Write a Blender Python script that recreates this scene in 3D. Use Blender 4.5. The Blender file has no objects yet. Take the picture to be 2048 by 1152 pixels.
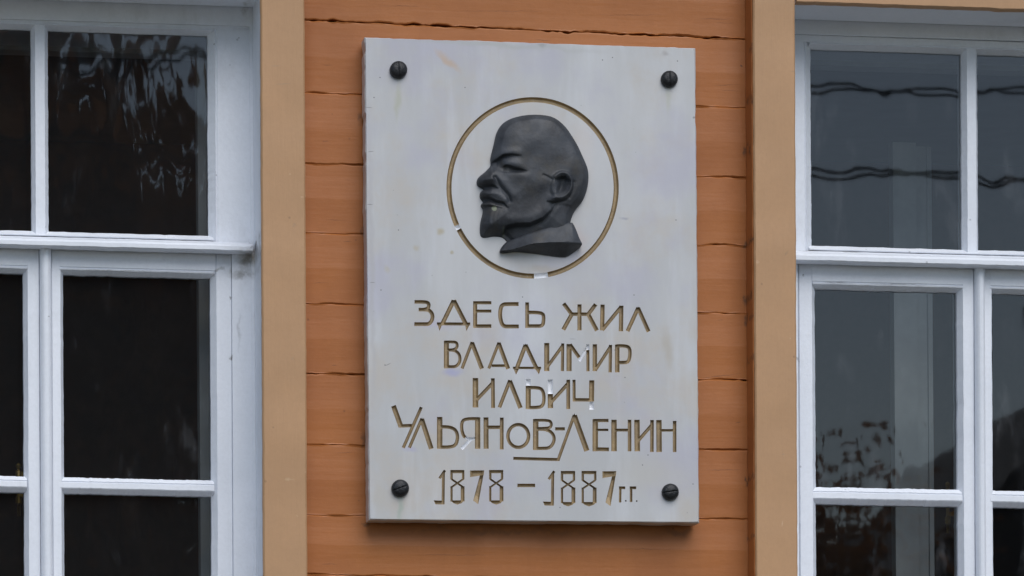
import bpy, bmesh, math, random
import numpy as np
from mathutils import Vector
from mathutils.geometry import delaunay_2d_cdt

random.seed(7)
rng = np.random.default_rng(7)
SC = bpy.context.scene
COL = SC.collection

# ------------------------------------------------------------------ camera
F, PSI, ROLL, HZ = 9000.0, 0.16525, -0.0076, 2118.0     # focal length in px of a 2048 px wide picture
K = 1.0 / 1094.0                                        # metres per px on the wall
DIST = F * K
EYE = 1.6
cam = bpy.data.cameras.new('camera')
camo = bpy.data.objects.new('camera', cam)
COL.objects.link(camo)
camo.location = (0, -DIST, EYE)
from mathutils import Matrix
camo.matrix_world = Matrix.Translation((0, -DIST, EYE)) @ Matrix.Rotation(-PSI, 4, 'Z') @ Matrix.Rotation(math.pi / 2, 4, 'X') @ Matrix.Rotation(ROLL, 4, 'Z')
cam.sensor_width = 36
cam.lens = 36 * F / 2048
_h = HZ - 576
cam.shift_x = (math.sin(ROLL) * _h) / 2048
cam.shift_y = (math.cos(ROLL) * _h) / 2048
cam.clip_start = 0.1
cam.clip_end = 3000
SC.camera = camo

# ------------------------------------------------------------------ daylight (overcast)
SUN_EL, SUN_AZ = math.radians(47), math.radians(10)     # azimuth to the right of straight out from the wall
world = bpy.data.worlds.new('World')
SC.world = world
world.use_nodes = True
wn = world.node_tree
bg = wn.nodes['Background']
sky = wn.nodes.new('ShaderNodeTexSky')
sky.sky_type = 'NISHITA'
sky.sun_disc = False
sky.sun_elevation = SUN_EL
sky.sun_rotation = math.pi - SUN_AZ
sky.air_density = 1.0
sky.dust_density = 0.8
sky.ozone_density = 1.0
wn.links.new(sky.outputs[0], bg.inputs[0])
bg.inputs[1].default_value = 0.082
sun = bpy.data.lights.new('sun', 'SUN')
sun.energy = 1.5
sun.angle = math.radians(50)
sun.color = (1.0, 0.98, 0.95)
suno = bpy.data.objects.new('sun', sun)
COL.objects.link(suno)
sd = Vector((math.sin(SUN_AZ) * math.cos(SUN_EL), -math.cos(SUN_AZ) * math.cos(SUN_EL), math.sin(SUN_EL)))
suno.rotation_euler = sd.to_track_quat('Z', 'Y').to_euler()
SC.view_settings.view_transform = 'Standard'
SC.view_settings.look = 'None'
SC.view_settings.gamma = 1
SC.view_settings.exposure = 0.49
SC.view_settings.use_curve_mapping = False
SC.cycles.max_bounces = 8
SC.cycles.transparent_max_bounces = 12


# ------------------------------------------------------------------ helpers
def W(px, py, y=0.0):
    """point of the plane at depth y (metres behind the board face) for a place measured on the facade"""
    a, b = px - 1024.0, py - 576.0
    c, s = math.cos(ROLL), math.sin(ROLL)
    u = c * a + s * b
    v = -s * a + c * b - (HZ - 576)
    dx = u * math.cos(PSI) + F * math.sin(PSI)
    dy = F * math.cos(PSI) - u * math.sin(PSI)
    t = (DIST + y) / dy
    return Vector((dx * t, y, EYE - v * t))


def noise1(n, step, amp, seed):
    """smooth random offsets for n samples with a knot every `step` samples"""
    r = np.random.default_rng(seed)
    k = max(2, int(n / step) + 3)
    kn = r.normal(0, 1, k)
    xs = np.linspace(0, k - 1.001, n)
    i = xs.astype(int)
    f = xs - i
    f = f * f * (3 - 2 * f)
    return amp * (kn[i] * (1 - f) + kn[np.minimum(i + 1, k - 1)] * f)


def mesh_obj(name, verts, faces, mat, parent=None, smooth=False, mats=None, fmat=None):
    me = bpy.data.meshes.new(name)
    me.from_pydata([tuple(v) for v in verts], [], faces)
    for m in (mats or [mat]):
        me.materials.append(m)
    if fmat is not None:
        me.polygons.foreach_set('material_index', fmat)
    if smooth:
        me.polygons.foreach_set('use_smooth', [True] * len(me.polygons))
    me.update()
    o = bpy.data.objects.new(name, me)
    COL.objects.link(o)
    if parent is not None:
        o.parent = parent
        o.matrix_parent_inverse = parent.matrix_basis.inverted()
    return o


def empty(name, loc, label=None, cat=None, group=None):
    o = bpy.data.objects.new(name, None)
    COL.objects.link(o)
    o.location = loc
    o.empty_display_size = 0.1
    if label:
        o['label'] = label
        o['category'] = cat
    if group:
        o['group'] = group
    return o


def box_data(x0, x1, y0, y1, z0, z1):
    v = [(x0, y0, z0), (x1, y0, z0), (x1, y1, z0), (x0, y1, z0), (x0, y0, z1), (x1, y0, z1), (x1, y1, z1), (x0, y1, z1)]
    f = [(0, 3, 2, 1), (4, 5, 6, 7), (0, 1, 5, 4), (1, 2, 6, 5), (2, 3, 7, 6), (3, 0, 4, 7)]
    return v, f


def join(parts):
    V, Fc = [], []
    for v, f in parts:
        b = len(V)
        V += list(v)
        Fc += [tuple(i + b for i in q) for q in f]
    return V, Fc


def molding(name, parent, mat, a0, a1, b0, b1, prof, ref, n=24, ja=0.0, jb=0.0, seed=1, wob=0.0, extra=None):
    """a bar between two long edges a0-a1 and b0-b1 (facade px), cross-section prof = [(t, depth)], t 0 at edge a, 1 at edge b.
    ja / jb roughen the two edges (px), wob the face (m)."""
    na = noise1(n + 1, 1.3, ja * 0.7, seed) + noise1(n + 1, 9, ja * 0.35, seed + 50)
    nb = noise1(n + 1, 1.3, jb * 0.7, seed + 99) + noise1(n + 1, 9, jb * 0.35, seed + 150)
    horiz = abs(a1[0] - a0[0]) > abs(a1[1] - a0[1])
    verts, faces = [], []
    m = len(prof)
    wz = noise1(n + 1, 6, wob, seed + 7)
    for i in range(n + 1):
        s = i / n
        A = [a0[0] + (a1[0] - a0[0]) * s, a0[1] + (a1[1] - a0[1]) * s]
        B = [b0[0] + (b1[0] - b0[0]) * s, b0[1] + (b1[1] - b0[1]) * s]
        k = 1 if horiz else 0
        A[k] += na[i]
        B[k] += nb[i]
        PA, PB = W(A[0], A[1], ref), W(B[0], B[1], ref)
        for t, y in prof:
            p = PA.lerp(PB, t)
            verts.append((p.x, y + wz[i], p.z))
    flip = horiz
    for i in range(n):
        for j in range(m):
            q = (i * m + j, i * m + (j + 1) % m, (i + 1) * m + (j + 1) % m, (i + 1) * m + j)
            faces.append(q if flip else q[::-1])
    c0 = tuple(range(m))
    c1 = tuple(n * m + j for j in range(m))
    faces.append(c0[::-1] if flip else c0)
    faces.append(c1 if flip else c1[::-1])
    return mesh_obj(name, verts, faces, mat, parent)


# ------------------------------------------------------------------ materials
def new_mat(name):
    m = bpy.data.materials.new(name)
    m.use_nodes = True
    nt = m.node_tree
    return m, nt, nt.nodes['Principled BSDF']


class N:
    """small helper that chains nodes"""
    def __init__(self, nt):
        self.nt = nt
        self.co = nt.nodes.new('ShaderNodeTexCoord').outputs['Object']

    def link(self, a, b):
        self.nt.links.new(a, b)

    def mapping(self, scale, loc=(0, 0, 0), rot=(0, 0, 0)):
        n = self.nt.nodes.new('ShaderNodeMapping')
        n.inputs['Scale'].default_value = scale
        n.inputs['Location'].default_value = loc
        n.inputs['Rotation'].default_value = rot
        self.link(self.co, n.inputs[0])
        return n.outputs[0]

    def noise(self, scale, detail=4, rough=0.55, vec=None, dist=0.0):
        n = self.nt.nodes.new('ShaderNodeTexNoise')
        n.inputs['Scale'].default_value = scale
        n.inputs['Detail'].default_value = detail
        n.inputs['Roughness'].default_value = rough
        n.inputs['Distortion'].default_value = dist
        self.link(vec if vec is not None else self.co, n.inputs['Vector'])
        return n.outputs['Fac']

    def ramp(self, fac, a, b, lo=0.0, hi=1.0):
        n = self.nt.nodes.new('ShaderNodeMapRange')
        n.interpolation_type = 'SMOOTHSTEP'
        n.inputs['From Min'].default_value = a
        n.inputs['From Max'].default_value = b
        n.inputs['To Min'].default_value = lo
        n.inputs['To Max'].default_value = hi
        self.link(fac, n.inputs['Value'])
        return n.outputs[0]

    def math(self, op, a, b=None):
        n = self.nt.nodes.new('ShaderNodeMath')
        n.operation = op
        for i, v in enumerate((a, b)):
            if v is None:
                continue
            if isinstance(v, (int, float)):
                n.inputs[i].default_value = v
            else:
                self.link(v, n.inputs[i])
        return n.outputs[0]

    def mix(self, fac, a, b, blend='MIX'):
        n = self.nt.nodes.new('ShaderNodeMix')
        n.data_type = 'RGBA'
        n.blend_type = blend
        if isinstance(fac, (int, float)):
            n.inputs[0].default_value = fac
        else:
            self.link(fac, n.inputs[0])
        for i, v in ((6, a), (7, b)):
            if isinstance(v, tuple):
                n.inputs[i].default_value = (*v, 1)
            else:
                self.link(v, n.inputs[i])
        return n.outputs[2]

    def bump(self, h, strength, dist, normal=None):
        n = self.nt.nodes.new('ShaderNodeBump')
        n.inputs['Strength'].default_value = strength
        n.inputs['Distance'].default_value = dist
        self.link(h, n.inputs['Height'])
        if normal is not None:
            self.link(normal, n.inputs['Normal'])
        return n.outputs[0]

    def blob(self, p, rx, rz, rot=0.0, soft=0.6, warp=None):
        """soft elliptic spot round world point p in the wall plane (0..1)"""
        n = self.nt.nodes.new('ShaderNodeVectorMath')
        n.operation = 'SUBTRACT'
        n.inputs[1].default_value = p
        self.link(warp if warp is not None else self.co, n.inputs[0])
        r = self.nt.nodes.new('ShaderNodeVectorRotate')
        r.rotation_type = 'Y_AXIS'
        r.inputs['Angle'].default_value = rot
        self.link(n.outputs[0], r.inputs['Vector'])
        s = self.nt.nodes.new('ShaderNodeVectorMath')
        s.operation = 'MULTIPLY'
        s.inputs[1].default_value = (1 / rx, 0, 1 / rz)
        self.link(r.outputs[0], s.inputs[0])
        l = self.nt.nodes.new('ShaderNodeVectorMath')
        l.operation = 'LENGTH'
        self.link(s.outputs[0], l.inputs[0])
        return self.ramp(l.outputs['Value'], 1.0, 1.0 - soft)

    def warped(self, scale, amp):
        n = self.nt.nodes.new('ShaderNodeTexNoise')
        n.inputs['Scale'].default_value = scale
        n.inputs['Detail'].default_value = 3
        self.link(self.co, n.inputs['Vector'])
        a = self.nt.nodes.new('ShaderNodeVectorMath')
        a.operation = 'SUBTRACT'
        a.inputs[1].default_value = (0.5, 0.5, 0.5)
        self.link(n.outputs['Color'], a.inputs[0])
        b = self.nt.nodes.new('ShaderNodeVectorMath')
        b.operation = 'SCALE'
        b.inputs['Scale'].default_value = amp
        self.link(a.outputs[0], b.inputs[0])
        c = self.nt.nodes.new('ShaderNodeVectorMath')
        c.operation = 'ADD'
        self.link(self.co, c.inputs[0])
        self.link(b.outputs[0], c.inputs[1])
        return c.outputs[0]


def paint(name, col, col2, rough=0.55, grain=(2, 2, 60), bstr=0.35, dirt=None, spots=0.0, marks=(), mdepth=0.0):
    m, nt, b = new_mat(name)
    n = N(nt)
    big = n.noise(5.0, 4, 0.6)
    c = n.mix(n.ramp(big, 0.35, 0.7), col, col2)
    fine = n.noise(160, 3, 0.6)
    c = n.mix(n.ramp(fine, 0.3, 0.8, 0.0, 0.16), c, tuple(x * 0.72 for x in col))
    if dirt:
        d = n.noise(9, 6, 0.7, n.mapping((1, 1, 0.45)))
        c = n.mix(n.ramp(d, 0.52, 0.8, 0, dirt), c, (0.20, 0.19, 0.16))
    if spots:
        v = nt.nodes.new('ShaderNodeTexVoronoi')
        v.inputs['Scale'].default_value = 26
        v.inputs['Randomness'].default_value = 1
        n.link(n.co, v.inputs['Vector'])
        s1 = n.ramp(v.outputs['Distance'], 0.075, 0.04)
        pick = n.ramp(n.noise(7, 2), 0.52, 0.56)
        c = n.mix(n.math('MULTIPLY', n.math('MULTIPLY', s1, pick), spots), c, tuple(x * 0.3 for x in col))
    if marks:
        wv = n.warped(45, 0.03)
        wv2 = n.warped(60, 0.005)
        br = n.noise(70, 5, 0.7)
        for px, py, rx, rz, rot, mc, amt in marks:
            bl = n.blob(tuple(W(px, py, mdepth)), rx * K, rz * K, rot, 0.9, wv2 if min(rx, rz) < 2.6 else wv)
            c = n.mix(n.math('MULTIPLY', n.math('MULTIPLY', bl, n.ramp(br, 0.3, 0.6, 0.35, 1.0)), amt), c, mc)
    n.link(c, b.inputs['Base Color'])
    g = n.noise(6, 5, 0.6, n.mapping(grain))
    g2 = n.noise(55, 4, 0.6)
    h = n.math('ADD', n.math('MULTIPLY', g, 0.7), n.math('MULTIPLY', g2, 0.3))
    n.link(n.bump(h, bstr, 0.004), b.inputs['Normal'])
    n.link(n.ramp(big, 0.2, 0.8, rough - 0.08, rough + 0.1), b.inputs['Roughness'])
    return m


DK = (0.05, 0.032, 0.022)
OM = [(1493, y, rx, rz, 0, DK, 0.75) for y, rx, rz in ((108, 3, 14), (210, 7, 13), (305, 5, 16), (490, 8, 12), (600, 6, 14), (640, 6, 12), (725, 5, 12), (960, 4, 14), (1080, 5, 10))]
OM += [(1482, 137, 4, 4, 0, DK, 0.7), (722, 240, 6, 16, 0, DK, 0.6), (726, 470, 4, 60, 0, DK, 0.5), (727, 880, 7, 22, 0, DK, 0.6), (728, 640, 5, 16, 0, (0.3, 0.3, 0.33), 0.5), (735, 1046, 12, 6, 0, DK, 0.6), (712, 480, 3, 2, 0, DK, 0.7), (1000, 1062, 330, 9, 0, (0.16, 0.07, 0.03), 0.45), (1350, 1064, 50, 10, 0, DK, 0.4), (695, 483, 12, 1.5, 0, DK, 0.6), (720, 1003, 3, 3, 0, DK, 0.7)]  # wide bands just below the plaque paint its cast shadow into the orange
OM += [(x, y, rx, rz, rot, (0.17, 0.06, 0.02), 0.8) for x, y, rx, rz, rot in ((1430, 38, 42, 1.4, 0.03), (1450, 46, 26, 0.9, 0), (1085, 80, 20, 1.4, 0), (655, 130, 18, 1.1, 0.03), (650, 282, 10, 1.6, 0), (1452, 170, 40, 1.0, 0.04), (1462, 181, 30, 0.9, 0), (1420, 622, 30, 1.2, 0.05), (1442, 640, 14, 1.0, 0.1), (1440, 752, 56, 1.6, 0.13), (1476, 845, 8, 1.8, 0.3), (1450, 940, 52, 1.3, 0.02), (640, 566, 24, 0.9, 0.04), (670, 440, 30, 0.9, 0.02), (668, 731, 8, 1.4, 0.1), (690, 905, 26, 1.0, 0.06), (660, 1128, 30, 1.0, 0), (1000, 22, 120, 1.0, 0.03), (800, 12, 60, 0.9, 0.03), (1260, 30, 90, 0.9, 0.04), (900, 1110, 120, 0.9, 0.01), (1300, 1098, 90, 1.0, 0.01))]
GY = (0.16, 0.15, 0.13)
WM = [(494, 516, 30, 26, 0, (0.24, 0.21, 0.17), 0.9), (484, 544, 40, 18, 0, GY, 0.7), (506, 496, 6, 22, 0, DK, 0.85), (440, 537, 14, 5, 0, GY, 0.6), (463, 590, 3, 6, 0, GY, 0.8), (464, 712, 5, 7, 0, GY, 0.9), (480, 660, 6, 60, 0, (0.35, 0.36, 0.38), 0.4),
      (1612, 551, 4, 5, 0, GY, 0.8), (1602, 22, 14, 8, 0, GY, 0.8), (1665, 20, 26, 6, 0, GY, 0.75), (1735, 18, 34, 4, 0, GY, 0.7), (1925, 30, 26, 5, 0, GY, 0.75), (2010, 33, 30, 5, 0, GY, 0.75), (1840, 30, 200, 10, 0, (0.33, 0.33, 0.32), 0.6), (1620, 500, 30, 2.5, 0, GY, 0.7), (1700, 503, 40, 2, 0, GY, 0.55), (1800, 566, 90, 1.5, 0, GY, 0.55), (1680, 563, 40, 1.6, 0, GY, 0.7),
      (490, 20, 10, 14, 0, (0.3, 0.3, 0.25), 0.6), (1596, 718, 5, 9, 0, GY, 0.9), (430, 85, 2, 2, 0, DK, 0.8), (476, 70, 3, 3, 0, GY, 0.7), (98, 632, 2, 2, 0, DK, 0.7), (250, 538, 160, 1.4, 0, GY, 0.5), (200, 478, 200, 1.2, 0, (0.35, 0.36, 0.4), 0.5)]
M_ORANGE = paint('orange_paint', (0.43, 0.150, 0.036), (0.37, 0.125, 0.031), 0.5, (1.0, 1, 12), 0.22, None, 0.5, OM)
TM = [(x, y, rx, rz, 0, c, 0.6) for x, y, rx, rz, c in ((580, 348, 3, 2, (0.62, 0.42, 0.26)), (604, 394, 4, 2, (0.66, 0.46, 0.3)), (590, 452, 6, 3, (0.36, 0.24, 0.15)), (583, 716, 7, 4, (0.38, 0.26, 0.16)), (596, 1036, 4, 3, (0.64, 0.45, 0.28)), (583, 958, 10, 4, (0.60, 0.42, 0.26)), (609, 940, 3, 3, (0.66, 0.46, 0.3)), (1572, 505, 5, 5, (0.3, 0.2, 0.12)), (1577, 676, 3, 3, (0.64, 0.45, 0.3)), (1515, 526, 5, 3, (0.64, 0.45, 0.3)), (1548, 222, 3, 2, (0.34, 0.22, 0.14)), (1566, 908, 6, 2, (0.36, 0.24, 0.15)), (1565, 1048, 1.5, 8, (0.7, 0.52, 0.36)), (566, 168, 22, 1.5, (0.36, 0.25, 0.16)), (550, 132, 14, 2, (0.4, 0.27, 0.17)), (1588, 142, 8, 2, (0.36, 0.24, 0.15)))]
M_TAN = paint('tan_paint', (0.53, 0.305, 0.155), (0.48, 0.28, 0.145), 0.5, (14, 1, 1.2), 0.34, None, 0.35, TM, -0.06)
M_WHITE = paint('white_paint', (0.84, 0.87, 0.93), (0.78, 0.815, 0.875), 0.42, (10, 2, 10), 0.25, 0.22, 0.45, WM, 0.07)


def plain(name, col, rough=0.6, metal=0.0, var=0.25, scale=8.0, bump=0.0):
    m, nt, b = new_mat(name)
    n = N(nt)
    f = n.noise(scale, 5, 0.6)
    n.link(n.mix(n.ramp(f, 0.3, 0.7), col, tuple(x * (1 - var) for x in col)), b.inputs['Base Color'])
    b.inputs['Roughness'].default_value = rough
    b.inputs['Metallic'].default_value = metal
    if bump:
        n.link(n.bump(n.noise(scale * 6, 4), bump, 0.004), b.inputs['Normal'])
    return m


M_DARKGAP = plain('dark_joint', (0.035, 0.02, 0.013), 0.9)
M_ROOM = plain('room_wall', (0.30, 0.22, 0.16), 0.9)
M_INNER = plain('inner_white', (0.55, 0.57, 0.58), 0.6)
M_BRASS = plain('brass', (0.55, 0.38, 0.12), 0.35, 0.9, 0.3, 60)
M_CHIP = plain('bare_plaster', (0.84, 0.85, 0.88), 0.7, 0, 0.12, 60)
M_IRON = plain('black_iron', (0.022, 0.023, 0.026), 0.42, 0.3, 0.4, 90, 0.25)


def glass_mat(name, wob, tint, smear=0.10):
    m, nt, b = new_mat(name)
    nt.nodes.remove(b)
    out = nt.nodes['Material Output']
    n = N(nt)
    gl = nt.nodes.new('ShaderNodeBsdfGlossy')
    gl.inputs['Roughness'].default_value = 0.015
    gl.inputs['Color'].default_value = (0.96, 0.98, 1, 1)
    tr = nt.nodes.new('ShaderNodeBsdfTransparent')
    tr.inputs['Color'].default_value = (*tint, 1)
    h = n.noise(3.0, 2.0, 0.42, n.mapping((2.4, 1, 0.75)), 0.3)
    nb = n.bump(h, wob, 0.02)
    n.link(nb, gl.inputs['Normal'])
    fr = nt.nodes.new('ShaderNodeFresnel')
    fr.inputs['IOR'].default_value = 1.45
    # both faces of the sheet reflect: 2F/(1+F)
    k = n.math('DIVIDE', n.math('MULTIPLY', fr.outputs[0], 2.0), n.math('ADD', fr.outputs[0], 1.0))
    mx = nt.nodes.new('ShaderNodeMixShader')
    n.link(k, mx.inputs[0])
    n.link(tr.outputs[0], mx.inputs[1])
    n.link(gl.outputs[0], mx.inputs[2])
    # dust and paint smears, plus an even veil painting faint light onto old panes
    df = nt.nodes.new('ShaderNodeBsdfDiffuse')
    df.inputs['Color'].default_value = (0.6, 0.62, 0.66, 1)
    sm = n.noise(14, 5, 0.65, n.mapping((1.6, 1, 0.5)))
    mx2 = nt.nodes.new('ShaderNodeMixShader')
    n.link(n.ramp(sm, 0.55, 0.85, 0.004 if smear > 0.1 or wob < 0.05 else 0.014, smear), mx2.inputs[0])
    n.link(mx.outputs[0], mx2.inputs[1])
    n.link(df.outputs[0], mx2.inputs[2])
    n.link(mx2.outputs[0], out.inputs[0])
    return m


M_GLASS = glass_mat('window_glass', 0.018, (0.86, 0.88, 0.88))
M_GLASS_OLD = glass_mat('old_wavy_glass', 0.085, (0.86, 0.88, 0.88), 0.10)

# ------------------------------------------------------------------ ground
gm, gnt, gb = new_mat('ground')
gn = N(gnt)
gcol = gn.mix(gn.ramp(gn.noise(0.8, 6, 0.6), 0.4, 0.62), (0.075, 0.078, 0.04), (0.12, 0.105, 0.085))
gn.link(gcol, gb.inputs['Base Color'])
gb.inputs['Roughness'].default_value = 0.95
go = mesh_obj('ground', [(-900, -900, 0), (900, -900, 0), (900, 900, 0), (-900, 900, 0)], [(0, 1, 2, 3)], gm)
go['kind'] = 'structure'

# ------------------------------------------------------------------ the wooden house
house = empty('wooden_house', (1.0, 0.0, 0.0), 'old wooden house with orange board wall and white framed windows', 'house')

CASE_Y = -0.060        # face of the casing boards
FRAME_Y = 0.078        # face of the fixed window frame

JL = [-660, -520, -380, -240, -101, 40, 185, 327, 465, 607, 747, 890, 1030, 1149, 1290, 1430, 1570, 1710, 1850, 1990, 2110]
JR = [-610, -472, -334, -197, -60, 78, 216, 355, 492, 627, 760, 901, 1038, 1163, 1300, 1437, 1575, 1713, 1850, 1988, 2106]


def joint_y(j, x):
    return JL[j] + (JR[j] - JL[j]) * (x - 615.0) / 880.0


def plank(j, x0, x1, nseg, rough_, seed):
    """board between joint j and joint j+1"""
    n = nseg
    def edge(jj, sd):
        base = noise1(n + 1, 9, 0.55 * rough_, jj * 31 + 5) + noise1(n + 1, 2.2, 0.32 * rough_, jj * 31 + 9)
        g = np.abs(noise1(n + 1, 5, 0.6 * rough_, jj * 31 + 17 + sd)) + 0.1
        if jj == 5:
            g = g * 2.4 + 0.3
        if jj == 10:
            g = g * 1.9
        g = np.clip(g - 0.35, 0.02, 3.5)
        return base, g
    bt, gt = edge(j, 0)
    bb, gbm = edge(j + 1, 3)
    prof = [(0, 0.018), (0.0, 0.0018), (0.008, 0.0005), (0.02, 0.0001), (0.2, 0.0), (0.5, -0.0012), (0.8, 0.0), (0.98, 0.0002), (0.993, 0.0006), (1.0, 0.0018), (1, 0.018)]
    m = len(prof)
    verts, faces = [], []
    wz = noise1(n + 1, 12, 0.0012 * rough_, seed)
    for i in range(n + 1):
        x = x0 + (x1 - x0) * i / n
        A = W(x, joint_y(j, x) + bt[i] + gt[i], 0)
        B = W(x, joint_y(j + 1, x) + bb[i] - gbm[i], 0)
        for t, y in prof:
            p = A.lerp(B, t)
            verts.append((p.x, y + wz[i] * (1 if 0.01 < t < 0.99 else 0), p.z))
    for i in range(n):
        for q in range(m - 1):
            faces.append((i * m + q, i * m + q + 1, (i + 1) * m + q + 1, (i + 1) * m + q))
        faces.append((i * m + m - 1, i * m, (i + 1) * m, (i + 1) * m + m - 1))
    faces.append(tuple(range(m))[::-1])
    faces.append(tuple(n * m + q for q in range(m)))
    o = mesh_obj('plank', verts, faces, M_ORANGE, house, smooth=False)
    return o


for j in range(len(JL) - 1):
    if 4 <= j <= 14:
        plank(j, 590, 1526, 240, 1.0, 300 + j)
        plank(j, -1250, -415, 24, 0.6, 400 + j)
        plank(j, 2400, 3250, 24, 0.6, 500 + j)
    else:
        plank(j, -1250, 3250, 90, 0.7, 600 + j)

# the solid wall behind the boards, with the two window openings, and the dark room
xl, xr = W(-1270, 576).x, W(3270, 576).x
OPL = (W(-352, 600).x, W(532, 600).x)
OPR = (W(1570, 600).x, W(2352, 600).x)
zt, zb = W(90, -85).z, W(90, 1478).z
ztop, zbot = W(1000, -640).z, W(1000, 2095).z
core = [box_data(xl, xr, 0.0185, 0.17, zt + 0.001, ztop), box_data(xl, xr, 0.0185, 0.17, zbot, zb - 0.001)]
for a, b in ((xl, OPL[0]), (OPL[1], OPR[0]), (OPR[1], xr)):
    core.append(box_data(a, b, 0.0185, 0.17, zb, zt))
v, f = join(core)
mesh_obj('wall_core', v, f, M_DARKGAP, house)
shell = [box_data(xl, xr, 4.2, 4.3, zbot - .1, ztop + .1), box_data(xl - .1, xl, 0.02, 4.3, zbot - .1, ztop + .1), box_data(xr, xr + .1, 0.02, 4.3, zbot - .1, ztop + .1),
         box_data(xl, xr, 0.18, 4.2, ztop, ztop + .1), box_data(xl, xr, 0.18, 4.2, zbot - .1, zbot)]
v, f = join(shell)
mesh_obj('room_shell', v, f, M_ROOM, house)
v, f = box_data(xl - .12, xr + .12, -0.03, 4.32, -0.05, zbot - 0.004)
mesh_obj('foundation', v, f, plain('foundation_render', (0.28, 0.27, 0.25), 0.9, 0, 0.3, 5, 0.4), house)
rv = [(xl - .4, -0.32, ztop - .02), (xr + .4, -0.32, ztop - .02), (xr + .4, 4.7, ztop - .02), (xl - .4, 4.7, ztop - .02),
      (xl - .4, 2.2, ztop + 1.9), (xr + .4, 2.2, ztop + 1.9)]
mesh_obj('roof', rv, [(0, 3, 2, 1), (0, 1, 5, 4), (2, 3, 4, 5), (0, 4, 3), (1, 2, 5)], plain('roof_iron', (0.12, 0.14, 0.12), 0.6), house)


# ---- windows
def sl_left(y, x):
    return y + (0.033 - 0.013 * y / 1152) * (x - 250)


def sl_right(y, x):
    return y + (0.034 - 0.017 * y / 1152) * (x - 1820)


def vx(x, y):
    return x + 0.0052 * (y - 576)


class Win:
    def __init__(self, sl):
        self.sl = sl
        self.root = None
        self.seed = 1000 if sl is sl_left else 2000

    def H(self, name, mat, x0, x1, ya, yb, prof, ref, n=40, ja=0.0, jb=0.0, wob=0.0):
        self.seed += 1
        s = self.sl
        return molding(name, self.root, mat, (x0, s(ya, x0)), (x1, s(ya, x1)), (x0, s(yb, x0)), (x1, s(yb, x1)), prof, ref, n, ja, jb, self.seed, wob)

    def V(self, name, mat, xa, xb, y0, y1, prof, ref, n=40, ja=0.0, jb=0.0, wob=0.0):
        self.seed += 1
        s = self.sl
        xm = (xa + xb) / 2
        Y0, Y1 = s(y0, xm), s(y1, xm)
        return molding(name, self.root, mat, (vx(xa, Y0), Y0), (vx(xa, Y1), Y1), (vx(xb, Y0), Y0), (vx(xb, Y1), Y1), prof, ref, n, ja, jb, self.seed, wob)

    def pane(self, x0, x1, y0, y1, y, mat):
        s = self.sl
        P = [W(vx(x0, y1), s(y1, x0), y), W(vx(x1, y1), s(y1, x1), y), W(vx(x1, y0), s(y0, x1), y), W(vx(x0, y0), s(y0, x0), y)]
        return mesh_obj('pane', P, [(0, 1, 2, 3)], mat, self.root)


def flat(y0, y1, c=0.06, cd=0.004):
    return [(0, y1), (0, y0 + cd), (c, y0), (1 - c, y0), (1, y0 + cd), (1, y1)]


FY = FRAME_Y
UY = FY + 0.006        # face of the upper light's wood
GU = FY + 0.030        # upper glass
LY = FY + 0.010        # face of the lower casements
GL = FY + 0.036        # lower glass


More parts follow.
